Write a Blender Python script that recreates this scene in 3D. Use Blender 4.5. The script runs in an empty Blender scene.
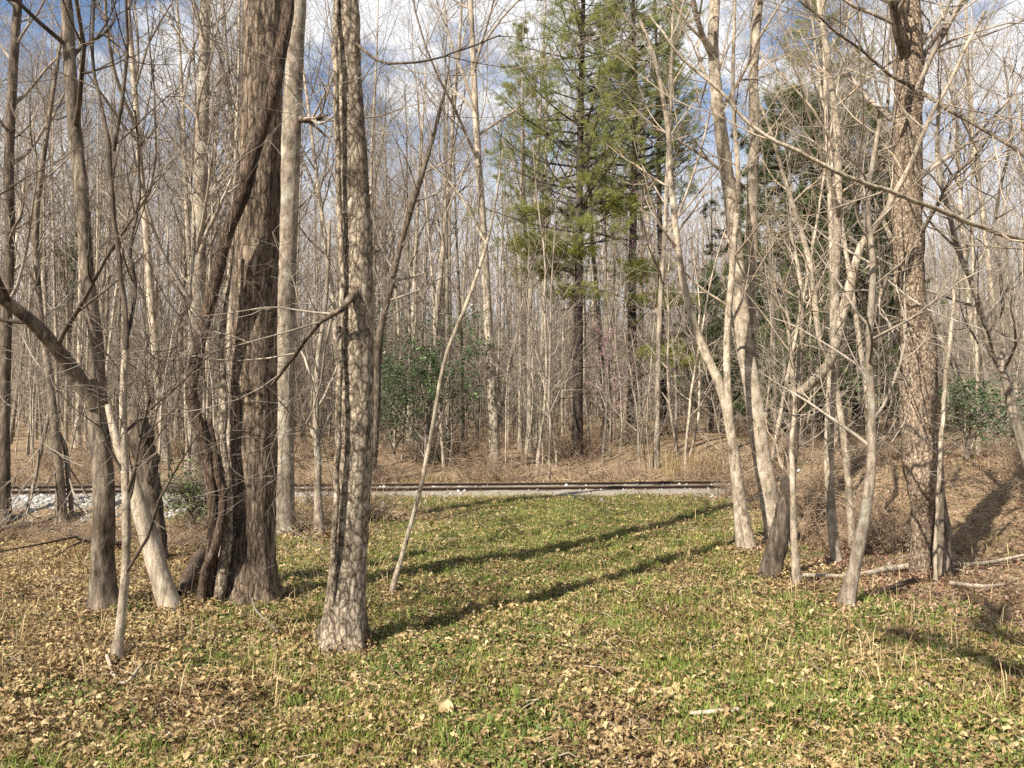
import bpy, math
import numpy as np
from mathutils import Vector

# ------------------------------------------------------------------ camera, sky, sun, exposure
scene = bpy.context.scene
COL = scene.collection
EYE = 1.6
PITCH = math.radians(3.29)
FPX = 800.0
cam_d = bpy.data.cameras.new("camera")
cam = bpy.data.objects.new("camera", cam_d)
COL.objects.link(cam)
cam.location = (0, 0, EYE)
cam.rotation_euler = (math.radians(90) + PITCH, 0, 0)
cam_d.sensor_width = 36.0
cam_d.lens = 36.0 * FPX / 1024.0
cam_d.clip_start = 0.05
cam_d.clip_end = 3000.0
scene.camera = cam

SUN_EL = math.radians(42)
SUN_XY = (-0.66, -0.75)                      # where the sun stands: behind the camera, to the left

world = bpy.data.worlds.new("World")
scene.world = world
world.use_nodes = True
wt = world.node_tree
wt.nodes.clear()
def wn(t, **kw):
    n = wt.nodes.new(t)
    for k, v in kw.items():
        setattr(n, k, v)
    return n
w_out = wn('ShaderNodeOutputWorld')
w_bg = wn('ShaderNodeBackground')
w_bg.inputs['Strength'].default_value = 0.075
sky = wn('ShaderNodeTexSky')
sky.sky_type = 'NISHITA'
sky.sun_disc = False
sky.sun_elevation = SUN_EL
sky.sun_rotation = math.atan2(SUN_XY[0], SUN_XY[1])
sky.air_density = 1.0
sky.dust_density = 0.6
sky.ozone_density = 1.8
tc = wn('ShaderNodeTexCoord')
mp = wn('ShaderNodeMapping')
mp.inputs['Scale'].default_value = (1.0, 1.0, 2.1)
mp.inputs['Location'].default_value = (0.37, 0.1, 0.25)
nz = wn('ShaderNodeTexNoise')
nz.inputs['Scale'].default_value = 3.6
nz.inputs['Detail'].default_value = 7
nz.inputs['Roughness'].default_value = 0.58
nz.inputs['Distortion'].default_value = 0.25
cr = wn('ShaderNodeValToRGB')
cr.color_ramp.elements[0].position = 0.46
cr.color_ramp.elements[1].position = 0.535
nz2 = wn('ShaderNodeTexNoise')
nz2.inputs['Scale'].default_value = 5.0
nz2.inputs['Detail'].default_value = 5
cc = wn('ShaderNodeMix', data_type='RGBA')
cc.inputs[6].default_value = (5.4, 5.55, 5.9, 1)
cc.inputs[7].default_value = (7.0, 7.0, 7.0, 1)
mx = wn('ShaderNodeMix', data_type='RGBA')
L = wt.links.new
L(tc.outputs['Generated'], mp.inputs['Vector'])
L(mp.outputs['Vector'], nz.inputs['Vector'])
L(mp.outputs['Vector'], nz2.inputs['Vector'])
L(nz.outputs['Fac'], cr.inputs['Fac'])
L(nz2.outputs['Fac'], cc.inputs[0])
sx = wn('ShaderNodeSeparateXYZ')
hz = wn('ShaderNodeMapRange', interpolation_type='SMOOTHSTEP')
for q_, v_ in zip((1, 2, 3, 4), (0.22, 0.42, 0.92, 0.0)):
    hz.inputs[q_].default_value = v_
mxm = wn('ShaderNodeMath', operation='MAXIMUM')
L(tc.outputs['Generated'], sx.inputs[0])
L(sx.outputs['Z'], hz.inputs[0])
L(cr.outputs['Color'], mxm.inputs[0])
L(hz.outputs[0], mxm.inputs[1])
L(mxm.outputs[0], mx.inputs[0])
L(sky.outputs['Color'], mx.inputs[6])
L(cc.outputs[2], mx.inputs[7])
L(mx.outputs[2], w_bg.inputs['Color'])
L(w_bg.outputs['Background'], w_out.inputs['Surface'])

sun_d = bpy.data.lights.new("sun", 'SUN')
sun_d.energy = 5.0
sun_d.angle = math.radians(0.5)
sun_d.color = (1.0, 0.93, 0.80)
sun = bpy.data.objects.new("sun", sun_d)
COL.objects.link(sun)
_d = Vector((-SUN_XY[0] * math.cos(SUN_EL), -SUN_XY[1] * math.cos(SUN_EL), -math.sin(SUN_EL)))
sun.rotation_euler = _d.to_track_quat('-Z', 'Y').to_euler()
sun.location = (-20, -25, 40)

vs = scene.view_settings
vs.view_transform = 'Standard'
vs.look = 'None'
vs.exposure = 1.17
vs.gamma = 1.0
vs.use_curve_mapping = False
scene.render.engine = 'CYCLES'
scene.cycles.max_bounces = 5
scene.cycles.diffuse_bounces = 2
scene.cycles.glossy_bounces = 1
scene.cycles.transmission_bounces = 2
scene.cycles.use_denoising = False

# ------------------------------------------------------------------ small numeric helpers
def S(a, b, x):
    t = np.clip((np.asarray(x, float) - a) / (b - a), 0, 1)
    return t * t * (3 - 2 * t)

def _hash(ix, iy, iz=0):
    h = (ix.astype(np.int64) * 374761393 + iy.astype(np.int64) * 668265263 + np.int64(iz) * 2147483647) & 0xFFFFFFFF
    h = ((h ^ (h >> 13)) * 1274126177) & 0xFFFFFFFF
    return ((h ^ (h >> 16)) & 0xFFFF) / 65535.0

def vnoise(x, y, seed=0):
    x = np.asarray(x, float) + seed * 17.31
    y = np.asarray(y, float) - seed * 9.73
    ix, iy = np.floor(x), np.floor(y)
    fx, fy = x - ix, y - iy
    fx, fy = fx * fx * (3 - 2 * fx), fy * fy * (3 - 2 * fy)
    a, b = _hash(ix, iy), _hash(ix + 1, iy)
    c, d = _hash(ix, iy + 1), _hash(ix + 1, iy + 1)
    return (a * (1 - fx) + b * fx) * (1 - fy) + (c * (1 - fx) + d * fx) * fy

def fbm(x, y, seed=0, octv=4):
    v, a, t = 0, 1.0, 0
    for k in range(octv):
        v = v + a * vnoise(x * 2 ** k, y * 2 ** k, seed + k)
        t += a
        a *= 0.5
    return v / t

# track line
TA = np.array([-10.6, 17.75]); TB = np.array([4.9, 19.6])
TT = (TB - TA) / np.linalg.norm(TB - TA); TN = np.array([-TT[1], TT[0]])
BED = 0.20

def track_s(x, y):
    return (x - TA[0]) * TN[0] + (y - TA[1]) * TN[1]

def ground_z(x, y):
    x = np.asarray(x, float); y = np.asarray(y, float)
    s = track_s(x, y)
    left = 1 - S(-7.5, -4.8, x)
    z_mid = BED * S(-8.5, -2.0, s)
    z_left = -0.30 * S(-6.5, -3.4, s) + (BED + 0.30 - 0.12) * S(-3.2, -2.2, s)
    z = z_mid * (1 - left) + z_left * left
    z = z - BED * S(2.2, 4.5, s)
    z = z + 0.85 * S(4.5, 6.8, x) * S(8.5, 15, y) * (1 - S(-2.7, -1.75, s))
    far = S(1.8, 4.0, s)
    z = z + far * (0.02 * np.clip(s - 3, 0, 30) + 0.75 * S(1.5, 7, x) * S(3.0, 8, s) + 0.55 * S(4.0, 10, s) + 15.0 * S(14, 150, s))
    amp = 0.05 + 0.35 * S(5, 30, s)
    z = z + (fbm(x * 0.45, y * 0.45, 3) - 0.5) * 2 * amp * (1 - np.exp(-(np.abs(s) / 2.6) ** 4))
    z = z + (fbm(x * 2.2, y * 2.2, 8, 3) - 0.5) * 0.09 * (1 - np.exp(-(np.abs(s) / 2.4) ** 4))
    z = z + (fbm(x * 6.5, y * 6.5, 14, 2) - 0.5) * 0.12 * (1 - np.exp(-(np.abs(s) / 2.4) ** 4)) * (1 - S(16, 30, y))
    return z

Z0 = float(ground_z(0.0, 0.0))
CP, SP = math.cos(PITCH), math.sin(PITCH)

def ray(px, py):
    a, b = (px - 512) / FPX, (384 - py) / FPX
    return np.array([a, CP - b * SP, SP + b * CP])

def at(px, py, Y):
    d = ray(px, py)
    return np.array([0, 0, EYE]) + d * (Y / d[1])

def foot(px, py):
    d = ray(px, py)
    t = np.arange(1.5, 160, 0.02)
    p = d[None] * t[:, None]
    g = ground_z(p[:, 0], p[:, 1])
    k = np.argmax(p[:, 2] + EYE < g)
    q = p[k]
    return np.array([q[0], q[1], float(ground_z(q[0], q[1]))])

# ------------------------------------------------------------------ mesh plumbing
def make_mesh(name, V, faces_list, smooth=False):
    """faces_list: int arrays (n,3) or (n,4)"""
    V = np.ascontiguousarray(V, np.float32)
    me = bpy.data.meshes.new(name)
    me.vertices.add(len(V))
    me.vertices.foreach_set('co', V.ravel())
    loops = np.concatenate([f.ravel() for f in faces_list]).astype(np.int32)
    tot = np.concatenate([np.full(len(f), f.shape[1]) for f in faces_list])
    start = np.concatenate([[0], np.cumsum(tot)[:-1]]).astype(np.int32)
    me.loops.add(len(loops))
    me.loops.foreach_set('vertex_index', loops)
    me.polygons.add(len(tot))
    me.polygons.foreach_set('loop_start', start)
    if smooth:
        me.polygons.foreach_set('use_smooth', np.ones(len(tot), bool))
    me.update(calc_edges=True)
    return me

def link(name, me, mat, parent=None, loc=None):
    o = bpy.data.objects.new(name, me)
    COL.objects.link(o)
    if mat is not None:
        me.materials.append(mat)
    if parent is not None:
        o.parent = parent
    if loc is not None:
        o.location = loc
    return o

def tag(o, label=None, cat=None, group=None, kind=None):
    if label: o['label'] = label
    if cat: o['category'] = cat
    if group: o['group'] = group
    if kind: o['kind'] = kind
    return o

def thing(name, label, cat, loc, group=None, rz=0.0):
    o = bpy.data.objects.new(name, None)
    o.empty_display_size = 0.3
    COL.objects.link(o)
    o.location = loc
    o.rotation_euler = (0, 0, rz)
    return tag(o, label, cat, group)

def dup(root, loc, rz=0.0, sc=1.0, label=None, tilt=(0, 0)):
    r = root.copy(); COL.objects.link(r)
    r.location = loc; r.rotation_euler = (tilt[0], tilt[1], rz); r.scale = (sc, sc, sc)
    if label: r['label'] = label
    for ch in list(root.children):
        c = ch.copy(); COL.objects.link(c); c.parent = r
    return r

class MB:
    """collects vertices and faces of one mesh"""
    def __init__(self):
        self.V, self.Q, self.T, self.n = [], [], [], 0
    def add(self, V, Q=None, T=None):
        V = np.asarray(V, float)
        if Q is not None and len(Q): self.Q.append(np.asarray(Q) + self.n)
        if T is not None and len(T): self.T.append(np.asarray(T) + self.n)
        self.V.append(V); self.n += len(V)
        return self
    def tubes(self, P, R, k=4, cap=False, disp=None):
        P = np.asarray(P, float); R = np.asarray(R, float)
        if P.ndim == 2: P, R = P[None], R[None]
        M, N, _ = P.shape
        if M == 0: return self
        T = np.gradient(P, axis=1)
        T /= np.linalg.norm(T, axis=2, keepdims=True) + 1e-9
        A = P[:, -1] - P[:, 0]
        A /= np.linalg.norm(A, axis=1, keepdims=True) + 1e-9
        ref = np.where(np.abs(A[:, 2:3]) > 0.8, np.array([[1.0, 0, 0]]), np.array([[0, 0, 1.0]]))
        U = ref[:, None, :] - (T * ref[:, None, :]).sum(2, keepdims=True) * T
        U /= np.linalg.norm(U, axis=2, keepdims=True) + 1e-9
        W = np.cross(T, U)
        th = np.arange(k) * 2 * math.pi / k
        RR = R[:, :, None] * np.ones(k)
        if disp is not None:
            RR = RR * disp
        V = P[:, :, None, :] + RR[..., None] * (np.cos(th)[None, None, :, None] * U[:, :, None, :] + np.sin(th)[None, None, :, None] * W[:, :, None, :])
        i, j, c = np.meshgrid(np.arange(M), np.arange(N - 1), np.arange(k), indexing='ij')
        b = (i * N + j) * k
        c2 = (c + 1) % k
        Q = np.stack([b + c, b + c2, b + k + c2, b + k + c], -1).reshape(-1, 4)
        self.add(V.reshape(-1, 3), Q)
        if cap:
            for m in range(M):
                top = np.arange(k) + self.n - k - (M - 1 - m) * N * k
                self.add([P[m, -1]], None, None)
                self.T.append(np.stack([top, np.roll(top, -1), np.full(k, self.n - 1)], 1))
        return self
    def mesh(self, name, smooth=False):
        fl = []
        if self.Q: fl.append(np.concatenate(self.Q))
        if self.T: fl.append(np.concatenate(self.T))
        return make_mesh(name, np.concatenate(self.V), fl, smooth)
    def build(self, name, mat, parent=None, smooth=False, loc=None):
        return link(name, self.mesh(name, smooth), mat, parent, loc)

def resample(P, R, n):
    """Catmull-Rom through P (m,3), even arc length, n points"""
    P = np.asarray(P, float); R = np.asarray(R, float)
    m = len(P)
    E = np.vstack([2 * P[0] - P[1], P, 2 * P[-1] - P[-2]])
    out, ro = [], []
    for i in range(m - 1):
        p0, p1, p2, p3 = E[i:i + 4]
        for t in np.linspace(0, 1, 12, endpoint=(i == m - 2)):
            out.append(0.5 * ((2 * p1) + (-p0 + p2) * t + (2 * p0 - 5 * p1 + 4 * p2 - p3) * t * t + (-p0 + 3 * p1 - 3 * p2 + p3) * t ** 3))
            ro.append(R[i] * (1 - t) + R[i + 1] * t)
    out = np.array(out); ro = np.array(ro)
    d = np.concatenate([[0], np.cumsum(np.linalg.norm(np.diff(out, axis=0), axis=1))])
    q = np.linspace(0, d[-1], n)
    return np.stack([np.interp(q, d, out[:, k]) for k in range(3)], 1), np.interp(q, d, ro)

def grow(P, R, n, t0, t1, ang, lenf, npts, rr, wig, up, rng, rmin=0.002, tip=0.25, slender=0.018):
    """n side branches on every polyline of the batch P (M,N,3)"""
    M, N = R.shape
    Ltot = np.linalg.norm(np.diff(P, axis=1), axis=2).sum(1)
    t = t0 + (t1 - t0) * ((np.arange(n)[None] + rng.rand(M, n)) / n)
    f = t * (N - 1); i = np.clip(f.astype(int), 0, N - 2); a = (f - i)[..., None]
    m = np.arange(M)[:, None]
    A, B = P[m, i], P[m, i + 1]
    pos = A * (1 - a) + B * a
    tan = B - A; tan /= np.linalg.norm(tan, axis=2, keepdims=True) + 1e-9
    r = R[m, i] * (1 - a[..., 0]) + R[m, i + 1] * a[..., 0]
    az = rng.rand(M, 1) * 6.283 + np.arange(n)[None] * 2.4 + rng.randn(M, n) * 0.5
    ref = np.where(np.abs(tan[..., 2:3]) > 0.9, np.array([1.0, 0, 0]), np.array([0, 0, 1.0]))
    u = np.cross(tan, ref); u /= np.linalg.norm(u, axis=2, keepdims=True) + 1e-9
    v = np.cross(tan, u)
    an = np.radians(rng.uniform(ang[0], ang[1], (M, n)))[..., None]
    d = np.cos(an) * tan + np.sin(an) * (np.cos(az)[..., None] * u + np.sin(az)[..., None] * v)
    ln = lenf(t, Ltot[:, None]) * rng.uniform(0.6, 1.35, (M, n))
    r0 = np.clip(np.minimum(r * rr, ln * slender), rmin, None)
    pos, d, ln, r0 = pos.reshape(-1, 3), d.reshape(-1, 3), ln.ravel(), r0.ravel()
    K = len(pos)
    out = np.empty((K, npts, 3)); out[:, 0] = pos
    st = (ln / (npts - 1))[:, None]
    for q in range(1, npts):
        out[:, q] = out[:, q - 1] + d * st
        d = d + rng.randn(K, 3) * wig + np.array([0, 0, up])
        d /= np.linalg.norm(d, axis=1, keepdims=True)
    rad = r0[:, None] * np.linspace(1, tip, npts)[None]
    return out, np.maximum(rad, rmin * 0.6)

# ------------------------------------------------------------------ materials
def new_mat(name):
    m = bpy.data.materials.new(name)
    m.use_nodes = True
    nt = m.node_tree
    b = nt.nodes['Principled BSDF']
    b.inputs['Roughness'].default_value = 0.9
    b.inputs['Specular IOR Level'].default_value = 0.15
    return m, nt, b

def ramp(nt, stops):
    r = nt.nodes.new('ShaderNodeValToRGB')
    e = r.color_ramp.elements
    while len(e) < len(stops): e.new(0.5)
    for q, (p, c) in zip(e, stops):
        q.position = p; q.color = (*c, 1)
    return r

def noise_node(nt, scale, detail=4, rough=0.55, vec=None, dist=0.0):
    n = nt.nodes.new('ShaderNodeTexNoise')
    n.inputs['Scale'].default_value = scale
    n.inputs['Detail'].default_value = detail
    n.inputs['Roughness'].default_value = rough
    n.inputs['Distortion'].default_value = dist
    if vec is not None: nt.links.new(vec, n.inputs['Vector'])
    return n

def mixc(nt, fac, a, b, mode='MIX'):
    m = nt.nodes.new('ShaderNodeMix'); m.data_type = 'RGBA'; m.blend_type = mode
    for sock, v in ((m.inputs[0], fac), (m.inputs[6], a), (m.inputs[7], b)):
        if hasattr(v, 'links'): nt.links.new(v, sock)
        elif isinstance(v, tuple): sock.default_value = (*v, 1)
        else: sock.default_value = v
    return m.outputs[2]

def bark(name, dark, mid, light, vscale=(9, 9, 1.6), bump=0.6, lichen=None, fine=True, per_tree=0.0, cracks=None):
    m, nt, b = new_mat(name)
    tcn = nt.nodes.new('ShaderNodeTexCoord')
    mpn = nt.nodes.new('ShaderNodeMapping')
    mpn.inputs['Scale'].default_value = vscale
    nt.links.new(tcn.outputs['Object'], mpn.inputs['Vector'])
    n1 = noise_node(nt, 2.2, 6, 0.62, mpn.outputs['Vector'], 0.4)
    rp = ramp(nt, [(0.30, dark), (0.5, mid), (0.72, light)])
    nt.links.new(n1.outputs['Fac'], rp.inputs['Fac'])
    col = rp.outputs['Color']
    if lichen:
        n2 = noise_node(nt, 3.1, 5, 0.65, tcn.outputs['Object'])
        r2 = ramp(nt, [(0.52, (0, 0, 0)), (0.64, (1, 1, 1))])
        nt.links.new(n2.outputs['Fac'], r2.inputs['Fac'])
        col = mixc(nt, r2.outputs['Color'], col, lichen)
    n4 = noise_node(nt, 1.9, 4, 0.6, tcn.outputs['Object'])
    r4 = ramp(nt, [(0.36, (0.52, 0.50, 0.49)), (0.5, (0.9, 0.9, 0.9)), (0.66, (1.12, 1.1, 1.07))])
    nt.links.new(n4.outputs['Fac'], r4.inputs['Fac'])
    col = mixc(nt, 1.0, col, r4.outputs['Color'], 'MULTIPLY')
    if cracks:
        wv = nt.nodes.new('ShaderNodeMapping'); wv.inputs['Scale'].default_value = cracks
        nd = noise_node(nt, 6.0, 3, 0.6, tcn.outputs['Object'])
        av = nt.nodes.new('ShaderNodeVectorMath'); av.operation = 'MULTIPLY_ADD'
        nt.links.new(nd.outputs['Color'], av.inputs[0]); av.inputs[1].default_value = (0.07, 0.07, 0.07); nt.links.new(tcn.outputs['Object'], av.inputs[2])
        nt.links.new(av.outputs[0], wv.inputs['Vector'])
        vo = nt.nodes.new('ShaderNodeTexVoronoi'); vo.feature = 'DISTANCE_TO_EDGE'; vo.inputs['Scale'].default_value = 1.0
        nt.links.new(wv.outputs[0], vo.inputs['Vector'])
        rc = ramp(nt, [(0.0, (0.30, 0.27, 0.25)), (0.07, (0.72, 0.70, 0.68)), (0.18, (1.16, 1.14, 1.11))])
        nt.links.new(vo.outputs['Distance'], rc.inputs['Fac'])
        col = mixc(nt, 1.0, col, rc.outputs['Color'], 'MULTIPLY')
    if per_tree:
        oi = nt.nodes.new('ShaderNodeObjectInfo')
        r3 = ramp(nt, [(0.0, (1 - per_tree,) * 3), (1.0, (1 + per_tree * 0.6, 1 + per_tree * 0.55, 1 + per_tree * 0.5))])
        nt.links.new(oi.outputs['Random'], r3.inputs['Fac'])
        col = mixc(nt, 1.0, col, r3.outputs['Color'], 'MULTIPLY')
    nt.links.new(col, b.inputs['Base Color'])
    if bump:
        bp = nt.nodes.new('ShaderNodeBump')
        bp.inputs['Strength'].default_value = bump
        bp.inputs['Distance'].default_value = 0.02
        if fine:
            n3 = noise_node(nt, 7.0, 5, 0.7, mpn.outputs['Vector'], 0.6)
            ad = nt.nodes.new('ShaderNodeMath'); ad.operation = 'ADD'
            nt.links.new(n1.outputs['Fac'], ad.inputs[0]); nt.links.new(n3.outputs['Fac'], ad.inputs[1])
            hs_ = ad.outputs[0]
            if cracks:
                a2 = nt.nodes.new('ShaderNodeMath'); a2.operation = 'MULTIPLY_ADD'; a2.inputs[1].default_value = 1.2
                cl_ = nt.nodes.new('ShaderNodeMath'); cl_.operation = 'MINIMUM'; cl_.inputs[1].default_value = 0.3
                nt.links.new(vo.outputs['Distance'], cl_.inputs[0]); nt.links.new(cl_.outputs[0], a2.inputs[0]); nt.links.new(hs_, a2.inputs[2])
                hs_ = a2.outputs[0]
            nt.links.new(hs_, bp.inputs['Height'])
        else:
            nt.links.new(n1.outputs['Fac'], bp.inputs['Height'])
        nt.links.new(bp.outputs['Normal'], b.inputs['Normal'])
    return m

M_OAK = bark('furrowed_bark', (0.035, 0.028, 0.022), (0.18, 0.137, 0.102), (0.42, 0.34, 0.26), (13, 13, 1.8), 1.0, cracks=(26, 26, 4.5))
M_GREY = bark('smooth_grey_bark', (0.085, 0.068, 0.052), (0.27, 0.22, 0.17), (0.45, 0.38, 0.30), (9, 9, 3), 0.8, (0.40, 0.37, 0.30))
M_PALE = bark('pale_bark', (0.10, 0.078, 0.058), (0.36, 0.295, 0.22), (0.60, 0.52, 0.41), (9, 9, 4), 0.8, (0.52, 0.45, 0.36))
M_IVY = bark('shaggy_bark', (0.05, 0.04, 0.031), (0.32, 0.262, 0.20), (0.62, 0.54, 0.43), (10, 10, 5), 1.0, cracks=(22, 22, 9))
M_MID = bark('brown_grey_bark', (0.035, 0.027, 0.021), (0.165, 0.13, 0.098), (0.36, 0.30, 0.23), (10, 10, 3), 0.9)
M_RUST = bark('reddish_scaly_bark', (0.085, 0.064, 0.049), (0.36, 0.275, 0.205), (0.58, 0.475, 0.37), (15, 15, 7), 1.0, cracks=(28, 28, 15))
M_DARK = bark('dark_bark', (0.025, 0.02, 0.016), (0.10, 0.077, 0.058), (0.24, 0.19, 0.145), (10, 10, 2), 0.8)
M_VINE = bark('vine_bark', (0.03, 0.02, 0.015), (0.12, 0.086, 0.065), (0.27, 0.20, 0.155), (14, 14, 3), 1.0, cracks=(40, 40, 7))
M_PINE = bark('pine_bark', (0.022, 0.018, 0.016), (0.06, 0.048, 0.04), (0.13, 0.105, 0.088), (6, 6, 2), 0.8)
M_WOOD = bark('far_bark', (0.09, 0.073, 0.057), (0.33, 0.28, 0.22), (0.60, 0.53, 0.43), (5, 5, 1.2), 0, None, False, 0.55)
M_TWIG = bark('twig_bark', (0.12, 0.10, 0.082), (0.285, 0.24, 0.195), (0.46, 0.40, 0.33), (2, 2, 2), 0, None, False, 0.3)
M_TWIGP = bark('pale_twig_bark', (0.20, 0.15, 0.11), (0.34, 0.27, 0.20), (0.50, 0.41, 0.32), (2, 2, 2), 0, None, False)
M_TWIGD = bark('dark_twig_bark', (0.03, 0.023, 0.018), (0.085, 0.065, 0.05), (0.16, 0.125, 0.10), (2, 2, 2), 0, None, False)
M_DEADW = bark('bleached_wood', (0.17, 0.13, 0.095), (0.43, 0.36, 0.275), (0.62, 0.54, 0.43), (12, 12, 2), 0.8)

def leafmat(name, cols, rough=0.7, trans=0.25, by='island', spec=0.2, damp=False):
    m, nt, b = new_mat(name)
    b.inputs['Roughness'].default_value = rough
    b.inputs['Specular IOR Level'].default_value = spec
    ge = nt.nodes.new('ShaderNodeNewGeometry')
    k = len(cols)
    rp = ramp(nt, [(i / max(k - 1, 1), c) for i, c in enumerate(cols)])
    nt.links.new(ge.outputs['Random Per Island'], rp.inputs['Fac'])
    col = rp.outputs['Color']
    if damp:
        tcn = nt.nodes.new('ShaderNodeTexCoord')
        nd = noise_node(nt, 1.1, 5, 0.7, tcn.outputs['Object'])
        rd = ramp(nt, [(0.36, (0.50, 0.44, 0.40)), (0.50, (0.92, 0.88, 0.84)), (0.62, (1.15, 1.12, 1.05))])
        nt.links.new(nd.outputs['Fac'], rd.inputs['Fac'])
        col = mixc(nt, 1.0, col, rd.outputs['Color'], 'MULTIPLY')
    nt.links.new(col, b.inputs['Base Color'])
    if trans:
        tr = nt.nodes.new('ShaderNodeBsdfTranslucent')
        nt.links.new(col, tr.inputs['Color'])
        ms = nt.nodes.new('ShaderNodeMixShader'); ms.inputs[0].default_value = trans
        nt.links.new(b.outputs[0], ms.inputs[1]); nt.links.new(tr.outputs[0], ms.inputs[2])
        nt.links.new(ms.outputs[0], nt.nodes['Material Output'].inputs['Surface'])
    return m

M_LEAF = leafmat('fallen_leaf', [(0.11, 0.07, 0.036), (0.23, 0.155, 0.082), (0.32, 0.238, 0.122), (0.25, 0.17, 0.084), (0.38, 0.30, 0.16), (0.50, 0.41, 0.24), (0.16, 0.10, 0.05), (0.35, 0.27, 0.14)], 0.65, 0.15, damp=True)
M_LEAFR = leafmat('russet_fallen_leaf', [(0.10, 0.055, 0.035), (0.21, 0.125, 0.08), (0.32, 0.205, 0.14), (0.25, 0.14, 0.09), (0.40, 0.28, 0.20), (0.46, 0.35, 0.26), (0.17, 0.085, 0.055)], 0.65, 0.15, damp=True)
M_GRASS = leafmat('grass_blade', [(0.12, 0.155, 0.026), (0.225, 0.25, 0.05), (0.33, 0.33, 0.08), (0.175, 0.21, 0.036), (0.41, 0.365, 0.14), (0.28, 0.295, 0.06), (0.47, 0.40, 0.19)], 0.6, 0.3)
M_WEED = leafmat('weed_leaf', [(0.06, 0.10, 0.026), (0.12, 0.16, 0.042), (0.19, 0.225, 0.06), (0.09, 0.125, 0.032)], 0.55, 0.3)
M_STRAW = leafmat('dry_straw', [(0.40, 0.30, 0.16), (0.55, 0.43, 0.25), (0.47, 0.36, 0.20), (0.32, 0.23, 0.125)], 0.7, 0.25)
M_NEEDLE = leafmat('pine_needle', [(0.17, 0.20, 0.07), (0.28, 0.31, 0.095), (0.37, 0.385, 0.115), (0.21, 0.24, 0.085), (0.45, 0.45, 0.13)], 0.5, 0.45)
M_NEEDLE2 = leafmat('sunlit_pine_needle', [(0.17, 0.20, 0.05), (0.26, 0.28, 0.065), (0.33, 0.34, 0.085)], 0.5, 0.4)  # sunlit look of the low boughs is put into this yellow-green needle colour
M_TURF = leafmat('bright_grass_blade', [(0.12, 0.19, 0.04), (0.19, 0.26, 0.055), (0.27, 0.31, 0.08), (0.15, 0.21, 0.045)], 0.6, 0.35)
M_HEML = leafmat('evergreen_spray', [(0.05, 0.08, 0.03), (0.085, 0.125, 0.042), (0.14, 0.175, 0.055), (0.07, 0.10, 0.038)], 0.6, 0.2)
M_HOLLY = leafmat('holly_leaf', [(0.030, 0.062, 0.024), (0.055, 0.105, 0.036), (0.095, 0.15, 0.048), (0.040, 0.078, 0.03)], 0.4, 0.2, spec=0.4)
M_BLOS = leafmat('redbud_blossom', [(0.40, 0.20, 0.27), (0.50, 0.29, 0.35), (0.36, 0.17, 0.24)], 0.7, 0.3)

def ground_mat():
    m, nt, b = new_mat('leaf_litter_and_grass')
    tcn = nt.nodes.new('ShaderNodeTexCoord')
    v = tcn.outputs['Object']
    n1 = noise_node(nt, 14, 6, 0.7, v)
    r1 = ramp(nt, [(0.30, (0.05, 0.034, 0.02)), (0.46, (0.18, 0.125, 0.075)), (0.62, (0.34, 0.25, 0.155)), (0.8, (0.47, 0.365, 0.24))])
    nt.links.new(n1.outputs['Fac'], r1.inputs['Fac'])
    n2 = noise_node(nt, 18, 5, 0.7, v)
    r2 = ramp(nt, [(0.3, (0.03, 0.04, 0.012)), (0.55, (0.09, 0.10, 0.03)), (0.75, (0.20, 0.19, 0.07))])
    nt.links.new(n2.outputs['Fac'], r2.inputs['Fac'])
    at_ = nt.nodes.new('ShaderNodeAttribute'); at_.attribute_name = 'grassiness'
    n3 = noise_node(nt, 3.5, 5, 0.7, v)
    ad = nt.nodes.new('ShaderNodeMath'); ad.operation = 'ADD'
    nt.links.new(at_.outputs['Fac'], ad.inputs[0]); nt.links.new(n3.outputs['Fac'], ad.inputs[1])
    r3 = ramp(nt, [(0.83, (0, 0, 0)), (1.15, (1, 1, 1))])
    sc_ = nt.nodes.new('ShaderNodeMath'); sc_.operation = 'MULTIPLY'; sc_.inputs[1].default_value = 1.0
    nt.links.new(ad.outputs[0], sc_.inputs[0])
    nt.links.new(sc_.outputs[0], r3.inputs['Fac'])
    r3.color_ramp.elements[0].position = 0.72; r3.color_ramp.elements[1].position = 1.0
    col = mixc(nt, r3.outputs['Color'], r1.outputs['Color'], r2.outputs['Color'])
    nt.links.new(col, b.inputs['Base Color'])
    bp = nt.nodes.new('ShaderNodeBump'); bp.inputs['Strength'].default_value = 1.0; bp.inputs['Distance'].default_value = 0.05
    nt.links.new(n1.outputs['Fac'], bp.inputs['Height'])
    nt.links.new(bp.outputs['Normal'], b.inputs['Normal'])
    return m

def stone_mat(name, cols, scale=9):
    m, nt, b = new_mat(name)
    tcn = nt.nodes.new('ShaderNodeTexCoord')
    ge = nt.nodes.new('ShaderNodeNewGeometry')
    n = noise_node(nt, scale, 5, 0.65, tcn.outputs['Object'])
    ad = nt.nodes.new('ShaderNodeMath'); ad.operation = 'ADD'
    nt.links.new(n.outputs['Fac'], ad.inputs[0]); nt.links.new(ge.outputs['Random Per Island'], ad.inputs[1])
    ha = nt.nodes.new('ShaderNodeMath'); ha.operation = 'MULTIPLY'; ha.inputs[1].default_value = 0.5
    nt.links.new(ad.outputs[0], ha.inputs[0])
    r = ramp(nt, [(0.2, cols[0]), (0.5, cols[1]), (0.8, cols[2])])
    nt.links.new(ha.outputs[0], r.inputs['Fac'])
    nt.links.new(r.outputs['Color'], b.inputs['Base Color'])
    return m
M_STONE = stone_mat('ballast_stone', [(0.10, 0.10, 0.098), (0.27, 0.265, 0.255), (0.47, 0.465, 0.45)])
M_BED = stone_mat('ballast_bed', [(0.09, 0.08, 0.065), (0.20, 0.18, 0.148), (0.34, 0.31, 0.265)], 22)
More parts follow.
